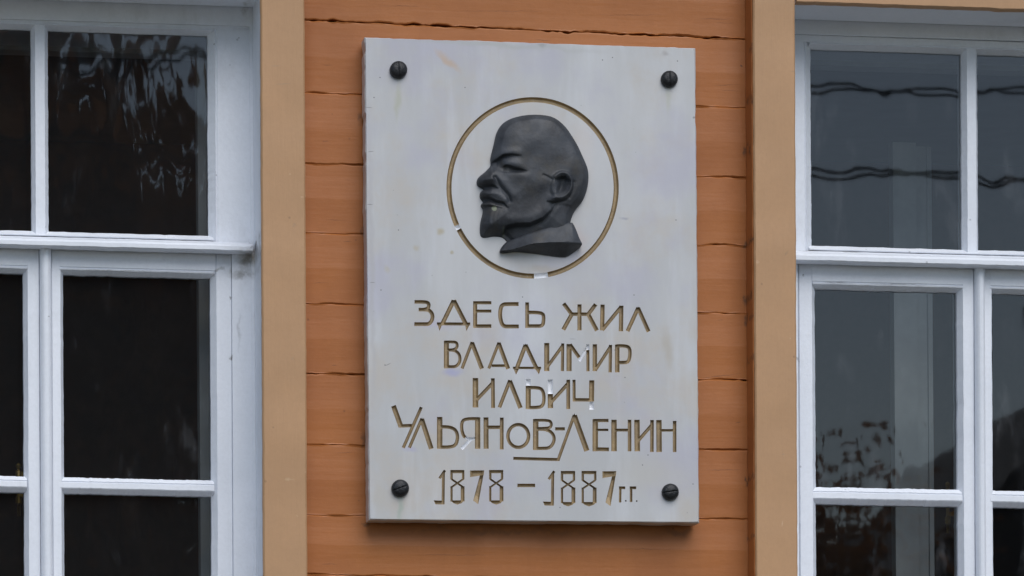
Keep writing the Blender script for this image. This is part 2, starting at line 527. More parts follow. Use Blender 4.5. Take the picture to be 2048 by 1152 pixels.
def build_window(sl, d, glass):
    w = Win(sl)
    cl0, cl1, cr0, cr1 = d['cl0'], d['cl1'], d['cr0'], d['cr1']
    top, bot = d['top'], d['bot']
    fl, fr = d['fl'], d['fr']
    # fixed frame (the part that carries the rest): jambs + head + bottom, one mesh
    parts = []
    X = lambda px, y=600, dep=FY: W(px, y, dep).x
    Z = lambda py, dep=FY: W((cl1 + cr0) / 2, py, dep).z
    opl, opr = X(cl1 - 6, 600, CASE_Y), X(cr0 + 6, 600, CASE_Y)
    zt_, zb_ = Z(top - 75), Z(bot + 60)
    cx = (opl + opr) / 2
    win = None
    jl, jr = W(fl, 600, FY).x, W(fr, 600, FY).x
    zpt = W((fl + fr) / 2, d['pt'] - 22, FY).z
    fv, ff = join([box_data(opl - 0.03, jl, FY, 0.34, zb_, zt_), box_data(jr, opr + 0.03, FY, 0.34, zb_, zt_),
                   box_data(jl, jr, FY, 0.34, zpt, zt_ + 0.0), box_data(jl, jr, FY, 0.34, zb_, W((fl + fr) / 2, bot + 12, FY).z)])
    win = mesh_obj('window', fv, ff, M_WHITE, house)
    w.root = win
    win['label'] = d['label']
    # reveal linings between casing and frame
    rt = 0.018
    rl0, rr0 = W(cl1, 576, CASE_Y).x, W(cr0, 576, CASE_Y).x
    zc = W((cl1 + cr0) / 2, d['case_bot'], CASE_Y).z
    for xa, xb in ((rl0 - rt, rl0 - 0.0015), (rr0 + 0.0015, rr0 + rt)):
        # follow the casing's lean
        v = []
        for (yy) in (CASE_Y + 0.012, FY - 0.001):
            for zz in (zb_, zc + 0.02):
                lean = -(0.0) * (zz - 3.0)
                v += [(xa + lean, yy, zz), (xb + lean, yy, zz)]
        fcs = [(0, 1, 3, 2), (4, 6, 7, 5), (0, 2, 6, 4), (1, 5, 7, 3), (0, 4, 5, 1), (2, 3, 7, 6)]
        mesh_obj('reveal', v, fcs, M_WHITE, win)
    w.H('reveal', M_WHITE, cl1 - 4, cr0 + 4, d['case_bot'] - 18, d['case_bot'] - 1.5, [(0, FY - 0.001), (0, CASE_Y + 0.012), (1, CASE_Y + 0.012), (1, FY - 0.001)], CASE_Y, 30)
    # casing boards
    cp = [(0, 0.002), (0, CASE_Y + 0.003), (0.035, CASE_Y), (0.965, CASE_Y), (1, CASE_Y + 0.003), (1, 0.002)]
    CT = CASE_Y + 0.014
    cpl = [(0, 0.002), (0, CASE_Y + 0.003), (0.035, CASE_Y), (0.965, CASE_Y), (1, CASE_Y + 0.003), (1, CT), (0.9, 0.002)]
    cpr = [(0.1, 0.002), (0, CT), (0, CASE_Y + 0.003), (0.035, CASE_Y), (0.965, CASE_Y), (1, CASE_Y + 0.003), (1, 0.002)]
    w.V('casing', M_TAN, cl0, cl1, top - 62, bot + 62, cpl, CASE_Y, 120, 0.35, 0.35, 0.0004)
    w.V('casing', M_TAN, cr0, cr1, top - 62, bot + 62, cpr, CASE_Y, 120, 0.35, 0.35, 0.0004)
    cph = [(0, 0.002), (0, CASE_Y + 0.003), (0.035, CASE_Y - 0.001), (0.965, CASE_Y - 0.001), (1, CASE_Y + 0.004), (1, CT), (0.9, 0.002)]
    w.H('casing', M_TAN, cl1 + 0.3, cr0 - 0.3, d['case_bot'] - 88, d['case_bot'], cph, CASE_Y, 90, 0.2, 0.45, 0.0003)
    if d.get('edge'):
        e = w.V('edge_strip', M_ORANGE, cl0 - 2.5, cl0 - 0.4, top - 62, bot + 62, [(0, 0.003), (0, CASE_Y + 0.006), (1, CASE_Y + 0.004), (1, 0.003)], CASE_Y, 90, 0.35, 0.0)
    # upper light
    pt, pb = d['pt'], d['pb']
    bead_h = [(0, UY), (0.1, UY), (0.3, UY - 0.002), (1.0, UY + 0.018), (1.0, GU + 0.01), (0, GU + 0.01)]
    w.H('rail', M_WHITE, fl, fr, pt - 24, pt - 10, flat(UY, GU + 0.02, 0.05, 0.001), UY, 40, 0, 0.1)
    w.H('bead', M_WHITE, d['pl'] - 8, d['pr'] + 8, pt - 10, pt, bead_h, UY, 60, 0.15, 0.4)
    # stiles of the upper light
    for a, b, side in ((fl, d['pl'], 1), (d['pr'], fr, 0)):
        if side:
            pr_ = [(0, GU + .02), (0, UY), (0.72, UY), (0.74, UY + 0.002), (0.78, UY), (1.0, UY + 0.016), (1, GU + .02)]
        else:
            pr_ = [(0, GU + .02), (0, UY + 0.016), (0.16, UY), (0.19, UY + 0.0015), (0.22, UY), (1, UY), (1, GU + .02)]
        w.V('stile', M_WHITE, a, b, pt - 11, pb + 18, pr_, UY, 60, 0.0 if side else 0.45, 0.45 if side else 0.0)
    w.V('muntin', M_WHITE, d['mu0'], d['mu1'], pt - 9, pb + 10, [(0, GU + .02), (0, UY + 0.016), (0.22, UY), (0.78, UY), (1, UY + 0.016), (1, GU + .02)], UY, 60, 0.35, 0.35)
    # transom with its drip mould
    w.H('bead', M_WHITE, d['pl'] - 8, d['pr'] + 8, pb, pb + 12, [(0, GU + .01), (0, UY + 0.014), (0.85, UY - 0.004), (1, UY - 0.003), (1, GU + .01)], UY, 70, 0.45, 0.15)
    TY = FY - 0.030
    w.H('transom', M_WHITE, d['tx0'], d['tx1'], pb + 9, d['tb'], [(0, FY + .004), (0, UY - 0.005), (0.12, UY - 0.010), (0.30, TY + 0.012), (0.42, TY + 0.003), (0.60, TY), (0.92, TY), (1, TY + 0.003), (1, FY + .004)], TY + 0.01, 110, 0.2, 0.4, 0.0005)
    # lower casements
    lt = d['lt']
    w.H('rail', M_WHITE, d['gl'] - 9, d['g0'] + 8, d['tb'] + 1.5, lt - 12, flat(LY - 0.0012, GL + .02, 0.03, 0.001), LY, 40, 0.6, 0.1)
    w.H('rail', M_WHITE, d['g1'] - 8, d['gr'] + 9, d['tb'] + 1.5, lt - 12, flat(LY - 0.0012, GL + .02, 0.03, 0.001), LY, 40, 0.6, 0.1)
    for a, b in ((fl - 12, d['sl0'] - 0.6), (d['sr1'] + 0.6, fr + 12)):
        w.V('jamb', M_WHITE, a, b, d['tb'] - 6, bot + 2, [(0, FY + .06), (0, FY + 0.003), (1, FY + 0.003), (1, FY + .06)], FY, 40, 0.1, 0.1)
    for a, b in ((d['gl'], d['g0']), (d['g1'], d['gr'])):
        w.H('bead', M_WHITE, a - 8, b + 8, lt - 12, lt, [(0, LY), (0.12, LY + 0.001), (0.22, LY - 0.0015), (0.45, LY - 0.001), (1, LY + 0.018), (1, GL + .01), (0, GL + .01)], LY, 60, 0.25, 0.5)
    for a, b, io in ((d['sl0'], d['gl'], 1), (d['g0'], d['ms0'], 0), (d['ms1'], d['g1'], 1), (d['gr'], d['sr1'], 0)):
        if io:
            pr_ = [(0, GL + .02), (0, LY + .003), (0.05, LY), (0.74, LY), (1.0, LY + 0.016), (1, GL + .02)]
        else:
            pr_ = [(0, GL + .02), (0, LY + 0.016), (0.26, LY), (0.95, LY), (1, LY + .003), (1, GL + .02)]
        w.V('stile', M_WHITE, a, b, d['tb'] + 2, bot, pr_, LY, 80, 0.45 if not io else 0.15, 0.45 if io else 0.15)
    # rounded bead covering the meeting of the two casements
    rp = [(0, GL)] + [(0.5 - 0.5 * math.cos(a), LY - 0.002 - 0.016 * math.sin(a)) for a in np.linspace(0.15, math.pi - 0.15, 9)] + [(1, GL)]
    w.V('astragal', M_WHITE, d['ms0'] + 0.2, d['ms1'] - 0.2, d['tb'] + 1.0, bot, rp, LY, 80, 0.15, 0.15)
    # glazing bars of the casements and bottom rails
    for a, b in ((d['gl'], d['g0']), (d['g1'], d['gr'])):
        gp = [(0, GL + .012), (0, LY + 0.014), (0.28, LY + 0.001), (0.33, LY + 0.0025), (0.38, LY), (0.70, LY - 0.0005), (0.76, LY + 0.001), (1, LY + 0.015), (1, GL + .012)]
        w.H('muntin', M_WHITE, a - 7, b + 7, d['m0'], d['m1'], gp, LY, 80, 0.55, 0.45, 0.0003)
        w.H('rail', M_WHITE, a - 9, b + 9, bot - 70, bot, flat(LY + .0012, GL + .02, 0.05, 0.006), LY, 30, 0.3, 0)
    # panes
    up0, up1 = pt - 4, pb + 4
    for a, b in ((d['pl'] - 4, d['mu0'] + 5), (d['mu1'] - 5, d['pr'] + 4)):
        w.pane(a, b, up0, up1, GU, glass)
    for a, b in ((d['gl'] - 4, d['g0'] + 4), (d['g1'] - 4, d['gr'] + 4)):
        w.pane(a, b, lt - 4, d['m0'] + 5, GL, glass)
        w.pane(a, b, d['m1'] - 5, bot - 64, GL, glass)
    # sill below the frame
    w.H('sill', M_WHITE, cl1 - 30, cr0 + 30, bot + 14, bot + 52, [(0, FY + .02), (0, FY - 0.02), (0.5, -0.11), (1, -0.11), (1, -0.02), (1, FY + .02)], -0.1, 30, 0.2, 0.2)
    # inner (winter) casement some way behind the glass
    IY = FY + 0.215
    off = -0.004
    il, ir = W(d['gl'], 800, GL).x - off, W(d['gr'], 800, GL).x + off
    iz1, iz0 = W((fl + fr) / 2, pt - 5, GU).z, W((fl + fr) / 2, bot - 60, GL).z
    iv, iff = join([box_data(il - .07, il, IY, IY + .045, iz0 - .07, iz1 + .07), box_data(ir, ir + .07, IY, IY + .045, iz0 - .07, iz1 + .07),
                    box_data(il, ir, IY, IY + .045, iz1, iz1 + .07), box_data(il, ir, IY, IY + .045, iz0 - .07, iz0)])
    mesh_obj('inner_frame', iv, iff, M_INNER, win)
    # brass bolt on the inside of the meeting stile
    lx, ly0, ly1 = d['latch']
    P0, P1 = W(lx, ly0, GL + 0.085), W(lx, ly1, GL + 0.085)
    lat = []
    pv, pf = [], []
    prof = [(0.0, 0.000), (0.0035, 0.002), (0.0055, 0.006), (0.004, 0.010), (0.0028, 0.013), (0.006, 0.016), (0.0065, 0.03), (0.0035, 0.033), (0.0035, 0.10), (0.0035, P0.z - P1.z - 0.02), (0.006, P0.z - P1.z - 0.016), (0.006, P0.z - P1.z - 0.005), (0.0, P0.z - P1.z)]
    ns = 10
    for r_, h_ in prof:
        for q in range(ns):
            a = 2 * math.pi * q / ns
            pv.append((P0.x + r_ * math.cos(a), P0.y + r_ * math.sin(a), P0.z - h_))
    for i in range(len(prof) - 1):
        for q in range(ns):
            pf.append((i * ns + q, i * ns + (q + 1) % ns, (i + 1) * ns + (q + 1) % ns, (i + 1) * ns + q))
    sx = W((d['g0'] + 8), ly0, GL).x
    zm = (P0.z + P1.z) / 2
    for zz in (P0.z - 0.022, zm - 0.02):
        lat.append(box_data(min(P0.x - .002, sx), max(P0.x, sx) + 0.006, P0.y - .003, P0.y + .003, zz - .004, zz + .004))
        lat.append(box_data(sx, sx + 0.008, GL + .015, P0.y + .003, zz - .004, zz + .004))
    v_, f_ = join([(pv, pf)] + lat)
    mesh_obj('latch', v_, f_, M_BRASS, win, smooth=False)
    return win


LEFT = dict(label='white painted window that mirrors dark autumn trees, left of the marble plaque',
            cl0=-433, cl1=-345, cr0=524, cr1=612, top=0, bot=1440, case_bot=-28, fl=-300, fr=503,
            pt=62, pb=465, pl=-238, pr=419, mu0=65, mu1=99, tx0=-318, tx1=505, tb=498, lt=549,
            sl0=-282, gl=-242, g0=47, ms0=79, ms1=103, g1=127, gr=422, sr1=464, m0=955.5, m1=987, latch=(37, 925, 1012), edge=False)
RIGHT = dict(label='white painted window that mirrors grey sky and cables, right of the marble plaque',
             cl0=1509, cl1=1593, cr0=2335, cr1=2420, top=0, bot=1445, case_bot=13, fl=1567, fr=2330,
             pt=100.5, pb=494, pl=1627, pr=2268, mu0=1929, mu1=1961, tx0=1560, tx1=2334, tb=529, lt=579.5,
             sl0=1597, gl=1633, g0=1918, ms0=1948, ms1=1968, g1=1988, gr=2278, sr1=2314, m0=976, m1=1009, latch=(1895, 963, 1052), edge=True)
win_left = build_window(sl_left, LEFT, M_GLASS_OLD)
win_right = build_window(sl_right, RIGHT, M_GLASS)

# a pale board standing inside the room, seen through the right window
pa, pb_ = W(1788, 600, 0.62), W(1834, 600, 0.62)
pc, pd = W(1838, 600, 0.66), W(1860, 600, 0.66)
ztp = W(1824, 285, 0.62).z
bv, bf = join([box_data(pa.x, pb_.x, 0.62, 0.655, zbot, ztp), box_data(pb_.x, pd.x, 0.64, 0.67, zbot, ztp - .003), box_data(pc.x + .012, pc.x + .02, 0.634, 0.6405, zbot, ztp - .004)])
board = mesh_obj('display_board', bv, bf, plain('board_paint', (0.42, 0.45, 0.46), 0.7))
board['label'] = 'narrow pale upright board standing inside behind the glass of the right window'
board['category'] = 'board'

# ------------------------------------------------------------------ the marble plaque
PY = -0.052            # front face of the slab
plaque = empty('memorial_plaque', W(1066, 1046, 0.0), 'white marble memorial plaque with gilded Cyrillic inscription and dark profile relief, between two windows', 'plaque')


def wp(px, py, y=PY):
    p = W(px, py, y)
    return (p.x, p.z)


CR = {'A': (780, 580, 5.76), 'B': (1080, 580, 5.76), 'C': (760, 740, 5.76), 'D': (1060, 740, 5.76), 'E': (760, 900, 5.76), 'F': (1060, 900, 5.689), 'R': (880, 180, 2.953)}


def conv(crop, x, y):
    ox, oy, s = CR[crop]
    return (ox + x / s, oy + y / s)


def stroke_poly(path, w, cut0=0.0, cut1=0.0, closed=False):
    """outline of a polyline of width w (2-D), ends shortened"""
    P = [Vector(p) for p in path]
    d0 = (P[1] - P[0]).normalized()
    d1 = (P[-1] - P[-2]).normalized()
    P[0] = P[0] + d0 * cut0
    P[-1] = P[-1] - d1 * cut1
    L, R = [], []
    for i, p in enumerate(P):
        if i == 0:
            t = (P[1] - P[0]).normalized(); k = 1
            nrm = Vector((-t.y, t.x))
        elif i == len(P) - 1:
            t = (P[-1] - P[-2]).normalized(); k = 1
            nrm = Vector((-t.y, t.x))
        else:
            t1 = (P[i] - P[i - 1]).normalized(); t2 = (P[i + 1] - P[i]).normalized()
            n1 = Vector((-t1.y, t1.x)); n2 = Vector((-t2.y, t2.x))
            nrm = (n1 + n2).normalized()
            k = 1 / max(0.5, nrm.dot(n1))
        L.append(p + nrm * (w / 2 * k)); R.append(p - nrm * (w / 2 * k))
    return [tuple(q) for q in L + R[::-1]]


def smooth_path(path, it=2):
    P = [Vector(p) for p in path]
    for _ in range(it):
        Q = [P[0]]
        for a, b in zip(P[:-1], P[1:]):
            Q += [a * 0.75 + b * 0.25, a * 0.25 + b * 0.75]
        Q.append(P[-1])
        P = Q
    return [tuple(p) for p in P]


def S(w, *pts, white=False):
    return ('s', w, pts, white)


def C_(w, *pts, white=False):
    return ('c', w, pts, white)


def PG(*pts, white=False):
    return ('p', 0, pts, white)


def eight(x0, x1, y0, y1, fr=0.0):
    a, b = x0 + 14, x1 - 14
    h = y1 - y0
    return [S(38, (x0, y0 + 19), (x1, y0 + 19)), S(28, (a, y0 + 4), (a, y0 + 0.27 * h)), S(28, (b, y0 + 4), (b, y0 + 0.27 * h)),
            S(22, (a - 2, y0 + 0.26 * h), (b + 2, y0 + 0.50 * h)), S(22, (b + 2, y0 + 0.26 * h), (a - 2, y0 + 0.50 * h)),
            S(26, (a, y0 + 0.47 * h), (a, y0 + 0.91 * h)), S(44, (b - 6, y0 + 0.47 * h), (b - 6, y0 + 0.91 * h)),
            PG((x0 + 4, y0 + 0.875 * h), (x1 - 2, y0 + 0.875 * h), (x1 - 30, y0 + 0.955 * h), ((x0 + x1) / 2, y1), (x0 + 34, y0 + 0.955 * h))]


def seven(x0, x1, y0, y1):
    h = y1 - y0
    return [PG((x0, y0 + 2), (x1, y0), (x1 - 4, y0 + 0.13 * h), (x0 + 0.62 * (x1 - x0), y0 + 0.16 * h), (x0, y0 + 0.2 * h)),
            PG((x1 - 40, y0 + 0.06 * h), (x1, y0 + 0.03 * h), (x1 - 0.42 * (x1 - x0), y1), (x1 - 0.78 * (x1 - x0), y1 - 0.11 * h))]


def one(xs, y0, y1):
    return [S(30, (xs + 22, y0 + 2), (xs - 42, y0 + 95)), S(34, (xs + 4, y0 + 20), (xs, y1 - 2)),
            PG((xs - 110, y1 - 48), (xs + 14, y1 - 44), (xs + 14, y1), (xs - 88, y1 - 2))]


GLYPHS = [
    ('A', [C_(42, (282, 137), (400, 137), (447, 150), (447, 205), (405, 226), (330, 226)), C_(44, (385, 226), (450, 228), (492, 280), (488, 345), (450, 393), (400, 393), (280, 393))]),
    ('A', [S(50, (735, 120), (602, 392)), S(50, (735, 120), (875, 392)), PG((705, 116), (768, 116), (758, 150), (712, 150)), S(36, (540, 390), (925, 392)), PG((545, 384), (604, 392), (570, 472)), PG((862, 392), (925, 384), (882, 472))]),
    ('A', [S(48, (981, 128), (981, 437)), S(38, (970, 147), (1168, 147)), S(36, (985, 243), (1168, 243)), S(42, (970, 416), (1168, 416))]),
    ('A', [C_(46, (1482, 162), (1380, 162), (1290, 165), (1268, 240), (1270, 330), (1300, 420), (1390, 420), (1484, 420))]),
    ('A', [S(44, (1580, 142), (1580, 437)), C_(42, (1575, 258), (1680, 258), (1765, 270), (1772, 335), (1760, 415), (1680, 415), (1575, 415))]),
    ('B', [S(46, (272, 155), (368, 284)), S(42, (356, 278), (566, 280)), S(48, (368, 276), (268, 458)), S(48, (455, 165), (455, 465)), S(46, (642, 165), (552, 284)), S(48, (554, 276), (656, 467))]),
    ('B', [S(50, (721, 168), (716, 466)), S(44, (716, 462), (930, 200)), S(50, (937, 180), (932, 476))]),
    ('B', [S(46, (1131, 205), (1008, 475)), S(46, (1129, 205), (1252, 480)), PG((1131, 188), (1152, 232), (1108, 232))]),
    ('A', [S(60, (650, 585), (650, 895)), C_(34, (625, 599), (720, 598), (772, 605), (775, 665), (730, 690), (640, 690)), C_(36, (640, 692), (740, 690), (803, 740), (808, 830), (760, 884), (700, 884), (622, 885))]),
    ('A', [S(36, (946, 600), (830, 905)), S(50, (944, 606), (1060, 907)), PG((947, 590), (968, 645), (925, 645))]),
    ('A', [S(34, (1254, 606), (1138, 905)), S(48, (1252, 610), (1362, 909)), S(32, (1170, 872), (1338, 872)), PG((1254, 594), (1275, 650), (1234, 650))]),
    ('A', [S(48, (1562, 632), (1462, 900)), S(46, (1562, 632), (1688, 900)), S(28, (1415, 897), (1742, 898)), PG((1415, 888), (1492, 898), (1452, 976)), PG((1664, 898), (1742, 890), (1716, 972)), PG((1563, 614), (1588, 668), (1540, 668))]),
    ('B', [S(60, (78, 610), (78, 935)), S(38, (86, 884), (262, 640)), S(36, (262, 615), (258, 935))]),
    ('B', [S(60, (335, 622), (335, 935)), S(42, (345, 626), (452, 778)), S(34, (452, 818), (540, 672), white=True), S(36, (550, 625), (551, 690), white=True), S(36, (551, 690), (553, 937))]),
    ('B', [S(52, (632, 625), (632, 935)), S(38, (645, 912), (812, 652)), S(38, (812, 632), (808, 949))]),
    ('B', [S(52, (890, 628), (890, 949)), C_(40, (880, 645), (950, 642), (1030, 655), (1040, 740), (1020, 832), (950, 836), (905, 836))]),
    ('C', [S(66, (1100, 92), (1100, 432)), S(42, (1112, 345), (1296, 152)), S(44, (1300, 95), (1303, 438))]),
    ('C', [S(42, (1497, 118), (1376, 432)), S(52, (1495, 124), (1620, 439)), PG((1497, 108), (1524, 168), (1472, 168))]),
    ('D', [S(60, (-20, 180), (-20, 450)), S(56, (-20, 104), (-20, 180), white=True), C_(40, (-30, 204), (60, 202), (140, 215), (166, 310), (150, 420), (60, 434), (-30, 432))]),
    ('D', [S(60, (232, 110), (234, 275), white=True), S(62, (234, 275), (236, 440)), S(42, (235, 380), (436, 158)), S(44, (441, 112), (441, 450))]),
    ('D', [S(36, (507, 112), (509, 362)), S(40, (495, 343), (705, 345)), S(60, (712, 118), (708, 362)), PG((686, 366), (730, 360), (736, 455), (683, 458), white=True)]),
    ('C', [S(58, (155, 412), (243, 655)), S(40, (228, 645), (368, 640)), S(36, (476, 428), (268, 897))]),
    ('C', [S(36, (482, 560), (338, 896)), S(56, (480, 564), (592, 909)), PG((482, 546), (510, 606), (458, 606))]),
    ('C', [S(64, (688, 540), (688, 906)), C_(40, (680, 655), (800, 655), (875, 690), (898, 770), (875, 870), (790, 890), (665, 888))]),
    ('C', [S(62, (1125, 545), (1125, 908)), C_(38, (1150, 562), (1020, 560), (945, 580), (938, 680), (962, 760), (985, 775)), C_(34, (985, 775), (1020, 790), (1050, 790), (1100, 788), white=True), S(38, (1052, 792), (940, 910), white=True)]),
    ('C', [S(58, (1221, 545), (1223, 908)), S(44, (1403, 548), (1402, 915)), S(42, (1228, 660), (1402, 660))]),
    ('C', [('r', 40, (1593, 760, 119, 131, 0, 190), False), ('r', 40, (1593, 760, 119, 131, 180, 370), False)]),
    ('D', [S(64, (66, 565), (66, 920)), C_(34, (40, 580), (170, 578), (245, 590), (245, 660), (180, 672), (65, 674)), C_(38, (60, 680), (200, 684), (272, 740), (282, 820), (230, 900), (130, 903), (40, 904))]),
    ('D', [S(38, (290, 678), (402, 678))]),
    ('D', [S(36, (510, 520), (326, 1032), (-193, 1018)), S(62, (510, 524), (656, 932)), PG((511, 498), (540, 568), (486, 568))]),
    ('D', [S(64, (752, 566), (752, 937)), S(38, (730, 582), (905, 582)), S(28, (770, 690), (903, 690)), S(44, (770, 912), (910, 915))]),
    ('D', [S(64, (968, 573), (968, 937)), S(42, (1147, 573), (1147, 937)), S(34, (975, 692), (1147, 692))]),
    ('D', [S(64, (1232, 573), (1236, 937)), S(40, (1240, 822), (1402, 635)), S(42, (1406, 576), (1404, 945))]),
    ('D', [S(64, (1485, 576), (1488, 946)), S(42, (1666, 586), (1666, 946)), S(30, (1490, 695), (1666, 695))]),
    ('E', one(727, 232, 628)), ('E', eight(810, 972, 230, 630)), ('E', seven(1038, 1200, 234, 626)), ('E', eight(1256, 1420, 230, 630)),
    ('E', [S(40, (1582, 408), (1788, 408))]),
    ('F', one(255, 238, 634)), ('F', eight(350, 514, 238, 642)), ('F', eight(586, 756, 238, 642)), ('F', seven(824, 982, 240, 640)),
    ('F', [S(28, (1028, 416), (1025, 597)), S(32, (1012, 430), (1084, 430)), PG((1082, 570), (1098, 570), (1098, 587), (1082, 587))]),
    ('F', [S(30, (1150, 416), (1150, 592)), S(32, (1134, 430), (1209, 430)), PG((1207, 573), (1223, 573), (1223, 589), (1207, 589))]),
]
RING = [('R', [('r', 30, (547, 578, 494, 521, -85, 79.5), False), ('r', 30, (547, 578, 494, 521, 79.5, 89), True), ('r', 30, (547, 578, 494, 521, 89, 152), False), ('r', 30, (547, 578, 494, 521, 152, 155), True), ('r', 30, (547, 578, 494, 521, 155, 277), False)])]

GDEP = 0.0056
polys, insets, owner, isw = [], [], [], []


def add_glyph(idx, crop, items):
    k = CR[crop][2]
    for kind, w, pts, white in items:
        if kind == 'r':
            cx, cy, rx, ry, a0, a1 = pts
            m = max(3, int(abs(a1 - a0) / 4))
            path = [(cx + rx * math.cos(math.radians(a0 + (a1 - a0) * i / m)), cy + ry * math.sin(math.radians(a0 + (a1 - a0) * i / m))) for i in range(m + 1)]
        elif kind == 'c':
            path = smooth_path(pts)
        else:
            path = list(pts)
        ramp = 0.0
        if kind == 'p':
            P = [wp(*conv(crop, *q)) for q in path]
            c = Vector((sum(q[0] for q in P) / len(P), sum(q[1] for q in P) / len(P)))
            I = [tuple(c + (Vector(q) - c) * 0.55) for q in P]
        else:
            P = [wp(*conv(crop, *q)) for q in stroke_poly(path, w)]
            cut = w * 0.3
            I = [wp(*conv(crop, *q)) for q in stroke_poly(path, w * 0.42, cut, cut)]
        polys.append(P)
        insets.append(I)
        owner.append(idx)
        isw.append(white)


for i, (c, it) in enumerate(GLYPHS):
    add_glyph(i, c, it)
add_glyph(len(GLYPHS), *RING[0])

# slab outline with chipped edges
def slab_outline():
    corners = [(732, 77), (1388.5, 98.5), (1396, 1043), (741, 1037)]
    pts = []
    for e in range(4):
        a, b = corners[e], corners[(e + 1) % 4]
        n = 110 if e % 2 else 80
        na = noise1(n, 1.5, 0.45, 70 + e) + noise1(n, 6, 0.4, 80 + e)
        if e == 3:
            na = na + np.clip(noise1(n, 2.0, 1.0, 85) - 0.8, 0, 2) * 1.2
        if e == 1:
            na = na - 2.2 * np.exp(-((np.linspace(0, 1, n) - 0.148) / 0.012) ** 2)
        for i in range(n):
            s = i / n
            x, y = a[0] + (b[0] - a[0]) * s, a[1] + (b[1] - a[1]) * s
            k = 0.0 if i == 0 else na[i]
            dirs = [(0, -k), (k, 0), (0, k), (k, 0)][e]
            pts.append((x + dirs[0], y + dirs[1]))
    return pts


outl = slab_outline()
front = [wp(*p) for p in outl]
cxm = sum(p[0] for p in front) / len(front)
czm = sum(p[1] for p in front) / len(front)
outer = [(cxm + (x - cxm) * 1.0085, czm + (z - czm) * 1.0058) for x, z in front]

vin, fin, ein = [], [], []
def addpoly(P):
    b = len(vin)
    if sum(P[i][0] * P[(i + 1) % len(P)][1] - P[(i + 1) % len(P)][0] * P[i][1] for i in range(len(P))) < 0:
        P = P[::-1]
    vin.extend(Vector(((p[0] - cxm) * 1000, (p[1] - czm) * 1000)) for p in P)
    return list(range(b, b + len(P)))

fin.append(addpoly(front))
for P in polys:
    fin.append(addpoly(P))
for I in insets:
    ids = addpoly(I)
    ein += [(ids[i], ids[(i + 1) % len(ids)]) for i in range(len(ids))]
ov, oe, of, _, _, ofo = delaunay_2d_cdt(vin, ein, fin, 1, 1e-4, True)

# depth of every vertex: the deepest groove it lies in
pts = np.array([(v.x, v.y) for v in ov])
dep = np.zeros(len(pts))


def inside_dist(poly, P):
    A = np.array(poly)
    B = np.roll(A, -1, axis=0)
    ins = np.zeros(len(P), bool)
    dm = np.full(len(P), 1e9)
    for a, b in zip(A, B):
        ab = b - a
        L = max(1e-12, ab @ ab)
        t = np.clip(((P - a) @ ab) / L, 0, 1)
        d = np.linalg.norm(P - (a + t[:, None] * ab), axis=1)
        dm = np.minimum(dm, d)
        c = ((a[1] > P[:, 1]) != (b[1] > P[:, 1]))
        with np.errstate(divide='ignore', invalid='ignore'):
            xi = (b[0] - a[0]) * (P[:, 1] - a[1]) / (b[1] - a[1]) + a[0]
        ins ^= c & (P[:, 0] < xi)
    return np.where(ins, dm, 0.0)


for P, I in zip(polys, insets):
    Q = [((p[0] - cxm) * 1000, (p[1] - czm) * 1000) for p in P]
    QI = [((p[0] - cxm) * 1000, (p[1] - czm) * 1000) for p in I]
    q = np.array(Q)
    lo, hi = q.min(0) - 1, q.max(0) + 1
    sel = np.where(((pts >= lo) & (pts <= hi)).all(1))[0]
    if not len(sel):
        continue
    din = inside_dist(Q, pts[sel])
    ri = np.median(inside_dist(Q, np.array(QI)))
    ri = max(ri, 0.3)
    dd = np.clip(din / (ri * 0.98), 0, 1) * GDEP
    dep[sel] = np.maximum(dep[sel], dd)
Vw = [(v.x / 1000 + cxm, PY + dep[i], v.y / 1000 + czm) for i, v in enumerate(ov)]

groups = {}
for fc, fo in zip(of, ofo):
    own = [q - 1 for q in fo if q >= 1]
    if not own:
        groups.setdefault(-1, []).append((fc, 0))
    else:
        k = owner[own[0]]
        groups.setdefault(k, []).append((fc, 1 if all(isw[q] for q in own) else 0))


def orient(tri):
    a, b, c = (ov[tri[0]], ov[tri[1]], ov[tri[2]])
    return tuple(tri) if (b - a).cross(c - a) > 0 else tuple(tri)[::-1]


